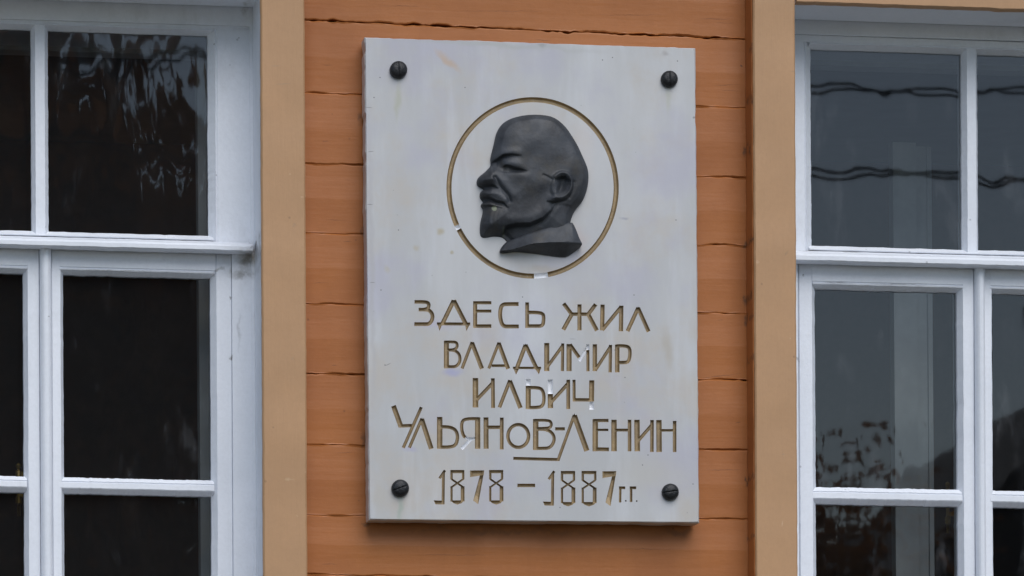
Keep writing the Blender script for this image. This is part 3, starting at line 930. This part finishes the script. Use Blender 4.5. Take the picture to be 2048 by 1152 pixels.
# marble
mm, mnt, mb = new_mat('marble')
n = N(mnt)
wv = n.warped(30, 0.02)
c = n.mix(n.ramp(n.noise(4, 5, 0.6, n.mapping((1.6, 1, 0.5))), 0.3, 0.7), (0.585, 0.59, 0.60), (0.50, 0.505, 0.51))
c = n.mix(n.ramp(n.noise(7, 5, 0.65), 0.45, 0.72, 0, 0.7), c, (0.54, 0.49, 0.43))
c = n.mix(n.ramp(n.noise(9, 5, 0.6, n.mapping((2.2, 1, 0.35), (3, 0, 1))), 0.5, 0.75, 0, 0.45), c, (0.66, 0.68, 0.72))
c = n.mix(n.ramp(n.noise(6, 4, 0.6, n.mapping((1, 1, 1), (9, 0, 4))), 0.48, 0.72, 0, 0.55), c, (0.47, 0.46, 0.56))
STAINS = [((897, 122), 44, 11, -0.72, (0.62, 0.44, 0.28), 0.5), ((797, 200), 8, 60, 0, (0.50, 0.51, 0.42), 0.55), ((799, 1020), 9, 40, 0, (0.42, 0.48, 0.42), 0.6),
          ((1338, 200), 9, 40, 0, (0.52, 0.53, 0.45), 0.45), ((905, 745), 34, 12, 0.1, (0.42, 0.43, 0.66), 0.55), ((820, 900), 24, 8, 0, (0.48, 0.47, 0.62), 0.5),
          ((868, 650), 60, 16, 0, (0.55, 0.52, 0.66), 0.45), ((1335, 700), 16, 60, 0.1, (0.52, 0.48, 0.42), 0.55), ((880, 460), 11, 10, 0, (0.52, 0.47, 0.36), 0.8), ((835, 495), 11, 9, 0, (0.54, 0.50, 0.42), 0.7), ((904, 502), 6, 6, 0, (0.50, 0.45, 0.34), 0.7), ((775, 540), 9, 9, 0, (0.55, 0.52, 0.46), 0.6), ((760, 1000), 20, 60, 0, (0.56, 0.54, 0.50), 0.5),
          ((1250, 437), 12, 5, 0.3, (0.40, 0.40, 0.46), 0.6), ((1085, 540), 60, 14, 0, (0.55, 0.50, 0.44), 0.5), ((1150, 480), 40, 40, 0, (0.62, 0.55, 0.53), 0.5), ((1000, 90), 300, 9, -0.03, (0.50, 0.51, 0.50), 0.55),
          ((742, 500), 9, 480, 0.008, (0.52, 0.51, 0.52), 0.5), ((1085, 90), 14, 7, 0, (0.35, 0.35, 0.34), 0.5), ((1330, 107), 14, 7, 0, (0.42, 0.40, 0.4), 0.5),
          ((1300, 950), 120, 60, 0, (0.58, 0.56, 0.52), 0.45), ((1170, 300), 30, 110, 0, (0.70, 0.66, 0.64), 0.4)]
for (px, py), rx, rz, rot, col, amt in STAINS:
    p = W(px, py, PY)
    c = n.mix(n.math('MULTIPLY', n.blob(tuple(p), rx * K, rz * K, rot, 0.9, wv), min(1.0, amt * 1.3)), c, tuple(x * 0.92 for x in col))
for (px, py) in [(748, 195), (762, 580), (797, 130 + 330), (1045, 594), (1155, 660), (1296, 910), (1285, 930), (1352, 440), (1205, 120), (1225, 115), (1268, 590), (1355, 122), (1230, 700), (1250, 755), (930, 175), (770, 730), (1386, 968), (1120, 1015), (760, 155)]:
    p = W(px, py, PY)
    c = n.mix(n.math('MULTIPLY', n.blob(tuple(p), 1.7 * K, 1.7 * K, 0, 0.6), 0.85), c, (0.08, 0.08, 0.08))
for (px, py, rx, rz, rot) in [(776, 729, 9, 1.2, 0.45), (738, 215, 9, 1.0, 0), (742, 303, 8, 1.2, 0.1), (740, 409, 8, 1.3, 0), (745, 565, 7, 1, 0), (1388, 235, 4, 3, 0.4), (1145, 678, 9, 0.8, 0)]:
    p = W(px, py, PY)
    c = n.mix(n.math('MULTIPLY', n.blob(tuple(p), rx * K, rz * K, rot, 0.7), 0.65), c, (0.16, 0.15, 0.15))
spk = mnt.nodes.new('ShaderNodeTexVoronoi')
spk.inputs['Scale'].default_value = 45
n.link(n.co, spk.inputs['Vector'])
c = n.mix(n.math('MULTIPLY', n.math('MULTIPLY', n.ramp(spk.outputs['Distance'], 0.06, 0.03), n.ramp(n.noise(11, 2), 0.55, 0.6)), 0.5), c, (0.2, 0.2, 0.2))
n.link(c, mb.inputs['Base Color'])
mb.inputs['Roughness'].default_value = 0.45
n.link(n.bump(n.math('ADD', n.math('MULTIPLY', n.noise(14, 4), 0.6), n.math('MULTIPLY', n.noise(120, 3), 0.2)), 0.12, 0.004), mb.inputs['Normal'])
M_MARBLE = mm
# old gilding
gmx, gnt2, gb2 = new_mat('old_gilding')
n = N(gnt2)
c = n.mix(n.ramp(n.noise(40, 5, 0.65), 0.35, 0.68), (0.36, 0.265, 0.145), (0.27, 0.20, 0.118))
c = n.mix(n.ramp(n.noise(120, 4, 0.6), 0.6, 0.75, 0, 0.5), c, (0.5, 0.42, 0.32))
n.link(c, gb2.inputs['Base Color'])
gb2.inputs['Roughness'].default_value = 0.5
gb2.inputs['Metallic'].default_value = 0.15
n.link(n.bump(n.noise(150, 3), 0.3, 0.002), gb2.inputs['Normal'])
M_GILT = gmx

# slab = front sheet without the letters + bevel + sides + back
tris = groups.pop(-1)
sv = list(Vw)
sf = [orient(t) for t, _ in tris]
nO = len(front)
b0 = len(sv); sv += [(x, PY, z) for x, z in front]
b1 = len(sv); sv += [(x, PY + 0.0035, z) for x, z in outer]
BK = -0.010
b2 = len(sv); sv += [(x, BK, z) for x, z in outer]
for i in range(nO):
    k = (i + 1) % nO
    for p, q in ((b0, b1), (b1, b2)):
        sf.append((p + i, p + k, q + k, q + i))
sf.append(tuple(b2 + i for i in range(nO))[::-1])
slab = mesh_obj('slab', sv, sf, M_MARBLE, plaque)
bmx = bmesh.new(); bmx.from_mesh(slab.data)
bmesh.ops.remove_doubles(bmx, verts=bmx.verts, dist=1e-6)
bmesh.ops.delete(bmx, geom=[v for v in bmx.verts if not v.link_faces], context='VERTS')
bmesh.ops.recalc_face_normals(bmx, faces=bmx.faces)
bmx.to_mesh(slab.data); bmx.free()

for k, lst in sorted(groups.items()):
    used = sorted({i for t, _ in lst for i in t})
    mp = {g: i for i, g in enumerate(used)}
    nm = 'ring' if k == len(GLYPHS) else ('numeral' if 34 <= k <= 42 and k != 38 else ('dash' if k in (28, 38) else 'letter'))
    mesh_obj(nm, [Vw[i] for i in used], [tuple(mp[i] for i in orient(t)) for t, _ in lst], None, plaque, mats=[M_GILT, M_CHIP], fmat=[m for _, m in lst])


# ------------------------------------------------------------------ reliefs as height fields
def relief(name, outline, hfun, mat, parent, step, crop='R', base=0.0, lines=()):
    """outline in crop px; hfun gives metres above the slab"""
    A = np.array(outline, float)
    lo, hi = A.min(0), A.max(0)
    gx, gy = np.meshgrid(np.arange(lo[0], hi[0], step), np.arange(lo[1], hi[1], step))
    gy = gy + 0.0
    gx = gx + (np.arange(gx.shape[0])[:, None] % 2) * step * 0.5
    G = np.stack([gx.ravel(), gy.ravel()], 1)
    d = inside_dist(outline, G)
    G = G[d > step * 0.45]
    n0 = len(outline)
    V_ = [Vector(p) for p in outline] + [Vector(p) for p in G]
    E_ = []
    for ln in lines:
        b = len(V_)
        V_ += [Vector(p) for p in ln]
        E_ += [(b + i, b + i + 1) for i in range(len(ln) - 1)]
    o_v, _, o_f, _, _, _ = delaunay_2d_cdt(V_, E_, [list(range(n0))], 1, 1e-4, False)
    P = np.array([(q.x, q.y) for q in o_v])
    h = hfun(P)
    verts = []
    for (x, y), hh in zip(P, h):
        w = W(*conv(crop, x, y), PY)
        verts.append((w.x, PY - hh, w.z))
    faces = []
    cen = np.array([(P[t[0]] + P[t[1]] + P[t[2]]) / 3 for t in o_f])
    keep = inside_dist(outline, cen) > 0
    for t, kp in zip(o_f, keep):
        if not kp:
            continue
        a, b, c = (P[t[0]], P[t[1]], P[t[2]])
        cr = (b[0] - a[0]) * (c[1] - a[1]) - (b[1] - a[1]) * (c[0] - a[0])
        faces.append(tuple(t) if cr < 0 else tuple(t)[::-1])
    nb = len(verts)
    # find outline verts (same order as input when present)
    idx = []
    for p in outline:
        idx.append(int(np.argmin(((P - np.array(p)) ** 2).sum(1))))
    for i in idx:
        v = verts[i]
        verts.append((v[0], PY + 0.0015, v[2]))
    m = len(idx)
    area = sum(outline[i][0] * outline[(i + 1) % m][1] - outline[(i + 1) % m][0] * outline[i][1] for i in range(m))
    for i in range(m):
        k = (i + 1) % m
        q = (idx[i], nb + i, nb + k, idx[k])
        faces.append(q if area < 0 else q[::-1])
    o = mesh_obj(name, verts, faces, mat, parent, smooth=True)
    return o


def sstep(x):
    x = np.clip(x, 0, 1)
    return x * x * (3 - 2 * x)


def gau(P, c, rx, ry, rot=0.0):
    d = P - np.array(c)
    cs, sn = math.cos(rot), math.sin(rot)
    u = d[:, 0] * cs + d[:, 1] * sn
    v_ = -d[:, 0] * sn + d[:, 1] * cs
    return np.exp(-0.5 * ((u / rx) ** 2 + (v_ / ry) ** 2))


def pdist(P, path):
    dm = np.full(len(P), 1e9)
    for a, b in zip(path[:-1], path[1:]):
        a = np.array(a, float); b = np.array(b, float)
        ab = b - a
        t = np.clip(((P - a) @ ab) / (ab @ ab), 0, 1)
        dm = np.minimum(dm, np.linalg.norm(P - (a + t[:, None] * ab), axis=1))
    return dm


def ridge(P, path, sg):
    return np.exp(-0.5 * (pdist(P, smooth_path(path, 1)) / sg) ** 2)


def drop(P, curve, amp, width, rec):
    xs = [c[0] for c in curve]
    yc = np.interp(P[:, 0], xs, [c[1] for c in curve])
    A = np.interp(P[:, 0], xs, amp)
    A = A * sstep((P[:, 0] - xs[0] + 14) / 14) * sstep((xs[-1] + 14 - P[:, 0]) / 14)
    Wd = np.interp(P[:, 0], xs, width)
    Rc = np.interp(P[:, 0], xs, rec)
    dy = P[:, 1] - yc
    return A * sstep(dy / Wd) * np.exp(-(np.clip(dy - Wd, 0, None) / Rc) ** 1.5)


HEAD = [(340, 238), (358, 210), (386, 186), (430, 165), (500, 149), (575, 146), (640, 152), (690, 174), (732, 210), (772, 262), (808, 322), (836, 382), (858, 430), (873, 470), (877, 510), (873, 560), (862, 610), (840, 660), (815, 690), (797, 712), (780, 745), (768, 785), (762, 840), (700, 880), (600, 900), (500, 915), (430, 925), (400, 905), (392, 893), (375, 876),
        (350, 867), (310, 866), (270, 874), (247, 873), (235, 855), (235, 810), (240, 770), (250, 735), (253, 710), (249, 700), (240, 690), (241, 676), (252, 668), (252, 660), (243, 652), (236, 640), (233, 622), (238, 605), (248, 596), (258, 591), (247, 584), (228, 574), (217, 560), (215, 542), (221, 524), (238, 506), (260, 490), (280, 470), (297, 452), (298, 435), (296, 405), (304, 372), (318, 318), (327, 270)]


def refine(poly, it=1, maxlen=14):
    P = [Vector(p) for p in poly]
    for _ in range(it):
        Q = []
        for i in range(len(P)):
            a, b = P[i], P[(i + 1) % len(P)]
            Q += [a * 0.75 + b * 0.25, a * 0.25 + b * 0.75]
        P = Q
    out = []
    for i in range(len(P)):
        a, b = P[i], P[(i + 1) % len(P)]
        k = max(1, int((b - a).length / maxlen))
        out += [tuple(a.lerp(b, j / k)) for j in range(k)]
    return out


HEADS = refine(HEAD, 1, 9)
NECK = [(352, 880), (372, 812), (430, 800), (520, 796), (590, 766), (636, 722), (664, 676), (712, 676), (770, 690), (830, 680), (820, 950), (340, 950)]
NZ = np.random.default_rng(3)
WAV = [(NZ.uniform(0.01, 0.06), NZ.uniform(0.01, 0.06), NZ.uniform(0, 6.28)) for _ in range(14)]


def head_h(P):
    d = inside_dist(HEADS, P)
    t = np.clip(d / 230, 0, 1)
    h = 9 + 68 * (0.75 * np.sqrt(np.clip(1 - (1 - t) ** 2.2, 0, 1)) + 0.25 * np.clip(d / 40, 0, 1))
    h += 7 * gau(P, (500, 555), 75, 55)                         # cheekbone
    h -= 6 * gau(P, (560, 660), 60, 70)                         # hollow of the cheek
    h -= 5 * gau(P, (545, 420), 50, 60)                         # temple
    h += 4 * gau(P, (410, 310), 60, 60)                         # forehead
    # brow and eye: each drop(...) is an edge with a face turned down under it
    h += 5 * ridge(P, [(306, 402), (350, 384), (400, 380), (450, 388)], 16)
    h -= drop(P, [(306, 424), (330, 412), (358, 394), (407, 392), (456, 400)], [12, 25, 26, 15, 4], [13, 20, 14, 9, 6], [60, 40, 26, 22, 20])
    h -= 17 * gau(P, (346, 456), 15, 30, -0.15)
    h += 6 * gau(P, (408, 444), 34, 16, 0.15)
    h -= drop(P, [(362, 462), (376, 455), (402, 460), (432, 472), (470, 482), (500, 490)], [4, 17, 19, 17, 12, 3], [7, 8, 8, 9, 10, 10], [80, 80, 80, 80, 80, 80]) * (1 - sstep((P[:, 1] - 502 + 0.1 * np.abs(P[:, 0] - 420)) / 9))
    h -= 12 * gau(P, (425, 488), 44, 11, 0.08)
    h += 6 * gau(P, (394, 483), 12, 9)
    h += 4 * gau(P, (470, 525), 50, 22)
    # nose
    h += 4 * gau(P, (258, 535), 32, 26)
    h += 5 * gau(P, (300, 490), 26, 40, 0.55)
    h += 7 * gau(P, (298, 545), 17, 18)
    h -= drop(P, [(214, 558), (240, 562), (269, 564), (306, 571), (330, 588)], [8, 14, 15, 13, 4], [10, 14, 15, 14, 10], [14, 14, 16, 16, 14])
    h -= 11 * ridge(P, [(313, 530), (326, 550), (340, 580), (362, 610), (388, 638), (400, 672)], 7.5)
    h += 5 * ridge(P, [(350, 556), (385, 592), (415, 632)], 18)
    # moustache, mouth, chin
    h += 6 * ridge(P, [(246, 610), (290, 616), (330, 636), (366, 664)], 14)
    h -= drop(P, [(232, 624), (246, 627), (278, 637), (321, 663), (364, 677), (384, 704)], [9, 20, 23, 21, 14, 4], [14, 15, 14, 12, 10, 8], [26, 26, 24, 22, 18, 14])
    h += 5 * ridge(P, [(246, 680), (280, 681), (308, 688)], 7)
    h -= drop(P, [(236, 686), (280, 690), (320, 696), (360, 708)], [8, 9, 8, 2], [9, 10, 10, 9], [30, 30, 26, 20])
    h += 8 * gau(P, (300, 765), 55, 40)
    h -= drop(P, [(230, 792), (300, 798), (370, 800)], [16, 19, 12], [60, 62, 60], [80, 80, 80])
    st = np.sin(P[:, 0] * 0.26 + 0.05 * P[:, 1] + 2.2 * np.sin(P[:, 1] * 0.035))
    h += 0.6 * st * gau(P, (305, 790), 50, 52)
    # jaw and neck
    nd = inside_dist(NECK, P)
    front_ = sstep((690 - P[:, 0]) / 120)
    h -= (33 * front_ + 5) * sstep(nd / 20)
    h += 5 * ridge(P, [(400, 780), (520, 775), (590, 740), (640, 690)], 20)
    h += 6 * ridge(P, [(690, 690), (640, 770), (590, 820)], 14)
    # ear
    e = gau(P, (704, 582), 50, 66, 0.22)
    ear = sstep((e - 0.33) / 0.20)
    h += 9 * ear
    h += 8 * ridge(P, [(660, 528), (685, 511), (710, 507), (740, 519), (758, 547), (763, 580), (750, 618), (725, 642), (690, 656), (652, 658)], 7.5)
    h -= drop(P, [(672, 536), (700, 524), (725, 525), (745, 545)], [10, 25, 25, 8], [10, 10, 10, 12], [50, 45, 40, 30])
    h -= 18 * gau(P, (714, 568), 20, 30, 0.1)
    h -= 16 * gau(P, (706, 588), 15, 20, 0.1)
    h -= 13 * gau(P, (694, 606), 12, 14)
    h += 5 * ridge(P, [(668, 568), (672, 600), (666, 624)], 9)
    h += 6 * gau(P, (650, 652), 22, 14)
    h -= drop(P, [(622, 668), (650, 672), (690, 664), (728, 650)], [6, 18, 16, 5], [10, 11, 12, 12], [34, 34, 30, 26])
    h -= 6 * ridge(P, [(774, 560), (772, 606), (750, 645)], 8)
    h -= 6 * ridge(P, [(596, 520), (622, 532), (646, 546)], 5)
    h += 3 * gau(P, (620, 570), 26, 34)
    for a, b, ph in WAV:
        h += 0.32 * np.sin(a * P[:, 0] + b * P[:, 1] + ph)
    edge = sstep(d / 5.0)
    h = np.maximum(h, 4) * (0.55 + 0.45 * edge)
    return h * 0.38e-3


bm_, bnt, bb = new_mat('dark_bronze')
n = N(bnt)
c = n.mix(n.ramp(n.noise(22, 6, 0.65), 0.35, 0.7), (0.046, 0.052, 0.063), (0.019, 0.021, 0.026))
c = n.mix(n.ramp(n.noise(14, 4, 0.6, n.mapping((1, 1, 1), (4, 2, 7))), 0.5, 0.72, 0, 0.6), c, (0.055, 0.048, 0.036))
ps = W(*conv('R', 310, 712), PY)
c = n.mix(n.math('MULTIPLY', n.blob(tuple(ps), 17 / 2.953 * K, 18 / 2.953 * K, 0, 0.25), 0.9), c, (0.17, 0.19, 0.13))
ps = W(*conv('R', 370, 850), PY)
c = n.mix(n.math('MULTIPLY', n.blob(tuple(ps), 14 / 2.953 * K, 45 / 2.953 * K, 0.2, 0.8), 0.5), c, (0.10, 0.11, 0.075))
n.link(c, bb.inputs['Base Color'])
n.link(n.ramp(n.noise(30, 4), 0.3, 0.7, 0.5, 0.66), bb.inputs['Roughness'])
bb.inputs['Metallic'].default_value = 0.0
n.link(n.bump(n.noise(110, 4, 0.6), 0.25, 0.003), bb.inputs['Normal'])
M_BRONZE = bm_
head = relief('portrait_relief', HEADS, head_h, M_BRONZE, plaque, 3.6)
head['label'] = 'dark bronze profile of a bald bearded man looking left'

FOLD = [(352, 962), (400, 955), (440, 948), (500, 933), (560, 923), (630, 918), (700, 917), (770, 918), (833, 920)]
TOPE = [(395, 896), (440, 880), (480, 866), (540, 846), (600, 828), (650, 812), (700, 798), (772, 786)]
COLLAR = [(356, 938), (376, 912)] + TOPE + [(785, 800), (805, 845), (822, 890), (834, 918), (828, 930), (800, 952), (765, 978), (740, 988), (690, 985), (640, 979), (570, 969), (500, 961), (440, 957), (400, 964), (365, 967), (350, 960)]
COLS = refine(COLLAR, 1, 9)


def collar_h(P):
    d = inside_dist(COLS, P)
    fy = np.interp(P[:, 0], [p[0] for p in FOLD], [p[1] for p in FOLD])
    ty = np.interp(P[:, 0], [352, 376] + [p[0] for p in TOPE] + [805, 834], [940, 912] + [p[1] for p in TOPE] + [845, 915])
    t = np.clip((P[:, 1] - ty) / np.maximum(fy - ty, 1), 0, 1)
    body = sstep((P[:, 0] - 340) / 200) * 0.6 + 0.4
    up = (40 + 42 * t ** 0.8) * body
    by = np.interp(P[:, 0], [350, 440, 500, 570, 640, 690, 740, 765, 800, 834], [966, 957, 961, 969, 979, 985, 988, 978, 952, 922])
    s_ = np.clip((P[:, 1] - fy) / np.maximum(by - fy, 2), 0, 1)
    dn = (82 * body) * (1 - s_) + 10 * s_
    h = np.where(P[:, 1] <= fy, up, dn)
    h *= 1 - 0.25 * sstep((P[:, 0] - 700) / 130)
    for a, b, ph in WAV[:6]:
        h += 0.6 * np.sin(a * P[:, 0] + b * P[:, 1] + ph)
    return np.maximum(h * (0.7 + 0.3 * sstep(d / 6)), 5) * 0.40e-3


collar = relief('collar', COLS, collar_h, M_BRONZE, head, 6.0, lines=[FOLD[1:-1]])

# ---- four round bolts with slots
def bolt(px, py, r_px, ang):
    r = r_px
    ol = [(px + r * math.cos(a), py + r * math.sin(a)) for a in np.linspace(0, 2 * math.pi, 40, endpoint=False)]
    CR['S'] = (0, 0, 1.0)
    ca, sa = math.cos(ang), math.sin(ang)
    w = 0.6

    def hf(P):
        dx, dy = P[:, 0] - px, P[:, 1] - py
        rr = np.clip(np.hypot(dx, dy) / r, 0, 1)
        h = 5.5 + 8.5 * np.sqrt(np.clip(1 - rr ** 2.4, 0, 1))
        v_ = np.abs(-dx * sa + dy * ca)
        h -= 1.8 * sstep((w + 0.6 - v_) / 0.6)
        h += 0.25 * np.sin(dx * 0.5 + px) * np.cos(dy * 0.4)
        return h * K
    lines = []
    for s in (-1, 1):
        for q in (w, w + 0.6):
            lines.append([(px + ca * u - sa * q * s, py + sa * u + ca * q * s) for u in np.linspace(-r * 0.93, r * 0.93, 12)])
    o = relief('bolt', ol, hf, M_IRON, plaque, 2.6, 'S', lines=lines)
    c = W(px, py, PY)
    sv_, sf_ = [], []
    ns = 12
    for yy in (PY - 0.002, 0.012):
        for q in range(ns):
            a = 2 * math.pi * q / ns
            sv_.append((c.x + 0.006 * math.cos(a), yy, c.z + 0.006 * math.sin(a)))
    for q in range(ns):
        sf_.append((q, (q + 1) % ns, ns + (q + 1) % ns, ns + q))
    sf_ += [tuple(range(ns))[::-1], tuple(range(ns, 2 * ns))]
    mesh_obj('shank', sv_, sf_, M_IRON, o)
    return o


bolt(796.5, 140.5, 17.5, math.radians(86))
bolt(1338, 159, 16.8, math.radians(88))
bolt(800, 977, 17.5, math.radians(-20))
bolt(1340, 984.5, 16.8, math.radians(-8))

# ------------------------------------------------------------------ across the street, mirrored in the panes
def tube(path, radii, ns=7):
    V_, F_ = [], []
    for i, (p, r) in enumerate(zip(path, radii)):
        p = Vector(p)
        q = Vector(path[min(i + 1, len(path) - 1)]) - Vector(path[max(i - 1, 0)])
        q.normalize()
        u = q.orthogonal().normalized()
        v_ = q.cross(u)
        for k in range(ns):
            a = 2 * math.pi * k / ns
            V_.append(tuple(p + (u * math.cos(a) + v_ * math.sin(a)) * r))
    for i in range(len(path) - 1):
        for k in range(ns):
            F_.append((i * ns + k, i * ns + (k + 1) % ns, (i + 1) * ns + (k + 1) % ns, (i + 1) * ns + k))
    F_.append(tuple(range(ns))[::-1])
    F_.append(tuple((len(path) - 1) * ns + k for k in range(ns)))
    return V_, F_


M_BARK = plain('bark', (0.07, 0.055, 0.04), 0.95, 0, 0.4, 20, 0.6)
def leaf_mat(name, col, col2):
    m, nt, b = new_mat(name)
    n = N(nt)
    c = n.mix(n.ramp(n.noise(1.3, 4, 0.6), 0.35, 0.65), col, col2)
    n.link(c, b.inputs['Base Color'])
    b.inputs['Roughness'].default_value = 0.7
    tr = nt.nodes.new('ShaderNodeBsdfTranslucent')
    n.link(c, tr.inputs['Color'])
    mx = nt.nodes.new('ShaderNodeMixShader')
    mx.inputs[0].default_value = 0.5
    n.link(b.outputs[0], mx.inputs[1])
    n.link(tr.outputs[0], mx.inputs[2])
    n.link(mx.outputs[0], nt.nodes['Material Output'].inputs[0])
    return m


M_LEAF1 = leaf_mat('autumn_leaf', (0.40, 0.17, 0.06), (0.24, 0.12, 0.05))
M_LEAF2 = leaf_mat('dull_green_leaf', (0.20, 0.18, 0.06), (0.28, 0.16, 0.06))


def tree(x, y, hgt, rad, crown_lo, nleaf, leaf, mat, seed, label):
    r = random.Random(seed)
    t = empty('broadleaf_tree', (x, y, 0), label, 'tree', None)
    parts = []
    path = [(x + r.uniform(-.12, .12) * i, y + r.uniform(-.12, .12) * i, hgt * 0.8 * i / 6) for i in range(7)]
    path[0] = (x, y, -0.1)
    parts.append(tube(path, [0.22 * (1 - i / 7.5) * hgt / 9 + 0.02 for i in range(7)], 9))
    tips = []
    for b in range(16):
        i = r.randint(2, 6)
        p = Vector(path[i])
        a = r.uniform(0, 6.28)
        L = r.uniform(0.5, 1.0) * rad
        q = [tuple(p + Vector((math.cos(a) * L * s, math.sin(a) * L * s, L * (0.55 * s + 0.25 * s * s)))) for s in (0, .35, .7, 1.0)]
        parts.append(tube(q, [0.07, 0.05, 0.03, 0.012], 5))
        tips += q[1:]
        for _ in range(3):
            c0 = Vector(q[r.randint(1, 3)])
            a2 = r.uniform(0, 6.28)
            l2 = r.uniform(.4, .9)
            q2 = [tuple(c0), tuple(c0 + Vector((math.cos(a2) * l2, math.sin(a2) * l2, r.uniform(-.1, .6))))]
            parts.append(tube(q2, [0.02, 0.006], 4))
            tips.append(q2[1])
    v_, f_ = join(parts)
    mesh_obj('trunk', v_, f_, M_BARK, t)
    cl = [Vector(p) for p in tips] + [Vector((x + r.gauss(0, rad * .45), y + r.gauss(0, rad * .45), r.uniform(crown_lo, hgt))) for _ in range(26)]
    V_, F_ = [], []
    for k in range(nleaf):
        c0 = r.choice(cl)
        p = c0 + Vector((r.gauss(0, .33), r.gauss(0, .33), r.gauss(0, .28)))
        if p.z < crown_lo:
            p.z = crown_lo + r.uniform(0, .5)
        u = Vector((r.gauss(0, 1), r.gauss(0, 1), r.gauss(0, 1))).normalized()
        w_ = u.orthogonal().normalized()
        w_ = (w_ + u.cross(w_) * r.uniform(-1, 1)).normalized()
        s = leaf * r.uniform(.6, 1.3)
        b = len(V_)
        V_ += [tuple(p - u * s), tuple(p + w_ * s * .5), tuple(p + u * s), tuple(p - w_ * s * .5)]
        F_.append((b, b + 1, b + 2, b + 3))
    mesh_obj('crown', V_, F_, mat, t)
    return t


RY = -DIST - 12.0     # far side of the street
tree(1.3, RY, 8.6, 1.9, 2.2, 7500, 0.10, M_LEAF1, 1, 'tall brown leaved tree mirrored in the glass of the left window')
tree(3.1, RY - 1.5, 8.0, 1.7, 1.6, 6500, 0.10, M_LEAF2, 2, 'dull green tree mirrored beside the brown one in the left window')
tree(-0.8, RY - 2.5, 9.0, 1.8, 1.8, 7000, 0.11, M_LEAF2, 3, 'broad dark tree behind the brown one mirrored in the left window')
tree(6.9, RY - 1.0, 5.6, 0.62, 1.2, 12000, 0.05, M_LEAF1, 4, 'small brown leaved tree mirrored low in the right window')

tree(2.1, RY + 1.2, 6.6, 1.5, 1.0, 9000, 0.09, M_LEAF1, 5, 'low bushy brown tree mirrored in the lower panes of the left window')

# a house opposite with chimney, mirrored at the far edge of the right window
M_RED = plain('old_brick', (0.16, 0.065, 0.04), 0.9, 0, 0.4, 6, 0.5)
M_SLATE = plain('dark_roofing', (0.06, 0.065, 0.07), 0.8, 0, 0.3, 2)
M_LOG = plain('dark_boards', (0.10, 0.075, 0.055), 0.9, 0, 0.4, 3)
opp = empty('gabled_house', (9.6, RY - 4, 0), 'dark gabled house with brick chimney mirrored in the right window', 'house')
hx0, hx1, hy0, hy1 = 6.6, 12.6, RY - 7.0, RY - 2.0
v_, f_ = box_data(hx0, hx1, hy0, hy1, -0.05, 3.6)
mesh_obj('wall', v_, f_, M_LOG, opp)
rv = [(hx0 - .4, hy0 - .4, 3.5), (hx0 - .4, hy1 + .4, 3.5), (hx1 + .4, hy1 + .4, 3.5), (hx1 + .4, hy0 - .4, 3.5), ((hx0 + hx1) / 2, hy0 - .4, 6.6), ((hx0 + hx1) / 2, hy1 + .4, 6.6)]
rf = mesh_obj('roof', rv, [(0, 3, 2, 1), (0, 1, 5, 4), (2, 3, 4, 5), (1, 2, 5), (0, 4, 3)], M_SLATE, opp)
v_, f_ = join([box_data(9.30, 9.88, hy1 - 1.5, hy1 - .9, 5.6, 7.05), box_data(9.23, 9.95, hy1 - 1.57, hy1 - .83, 6.95, 7.15)])
mesh_obj('chimney', v_, f_, M_RED, rf)
for i, wx in enumerate((7.6, 9.2, 10.8)):
    v_, f_ = box_data(wx, wx + .8, hy1 - .02, hy1 + .03, 1.3, 2.6)
    wo = mesh_obj('window', v_, f_, M_INNER, opp)

# poles and sagging cables over the street
PX0, PX1, CY = -14.0, 22.0, -DIST - 9.0
for i, px_ in enumerate((PX0, PX1)):
    t = empty('utility_pole', (px_, CY, 0), 'grey wooden cable pole beyond the %s' % ('tall mirrored trees' if i == 0 else 'gabled house with chimney'), 'pole')
    v_, f_ = tube([(px_, CY, -.2), (px_, CY, 4), (px_, CY, 9.2)], [0.14, 0.12, 0.10], 10)
    mesh_obj('post', v_, f_, M_BARK, t)
    v_, f_ = box_data(px_ - .05, px_ + .05, CY - .7, CY + .7, 8.3, 8.42)
    mesh_obj('cross_arm', v_, f_, M_BARK, t)
M_CABLE = plain('black_cable', (0.02, 0.02, 0.02), 0.7)


def cable(z0, z1, sag, rad, dy, label, twist):
    t = []
    for st in range(2 if twist else 1):
        pts_, rr = [], []
        for i in range(241):
            s = i / 240
            x = PX0 + (PX1 - PX0) * s
            a = x * 3.3 + 1.2 * math.sin(x * 1.7) + st * math.pi
            o_ = 0.022 if twist else 0
            pts_.append((x, CY + dy + o_ * math.sin(a), z0 + (z1 - z0) * s - sag * 4 * s * (1 - s) + o_ * math.cos(a)))
            rr.append(rad)
        t.append(tube(pts_, rr, 6))
    v_, f_ = join(t)
    o = mesh_obj('cable', v_, f_, M_CABLE, None)
    o['label'] = label
    o['category'] = 'cable'
    return o


cable(8.78, 8.2, 1.10, 0.010, -0.5, 'upper twisted black cable mirrored high in the right window', True)
cable(8.02, 7.14, 0.83, 0.011, 0.3, 'lower thick black cable mirrored below the upper one in the right window', True)
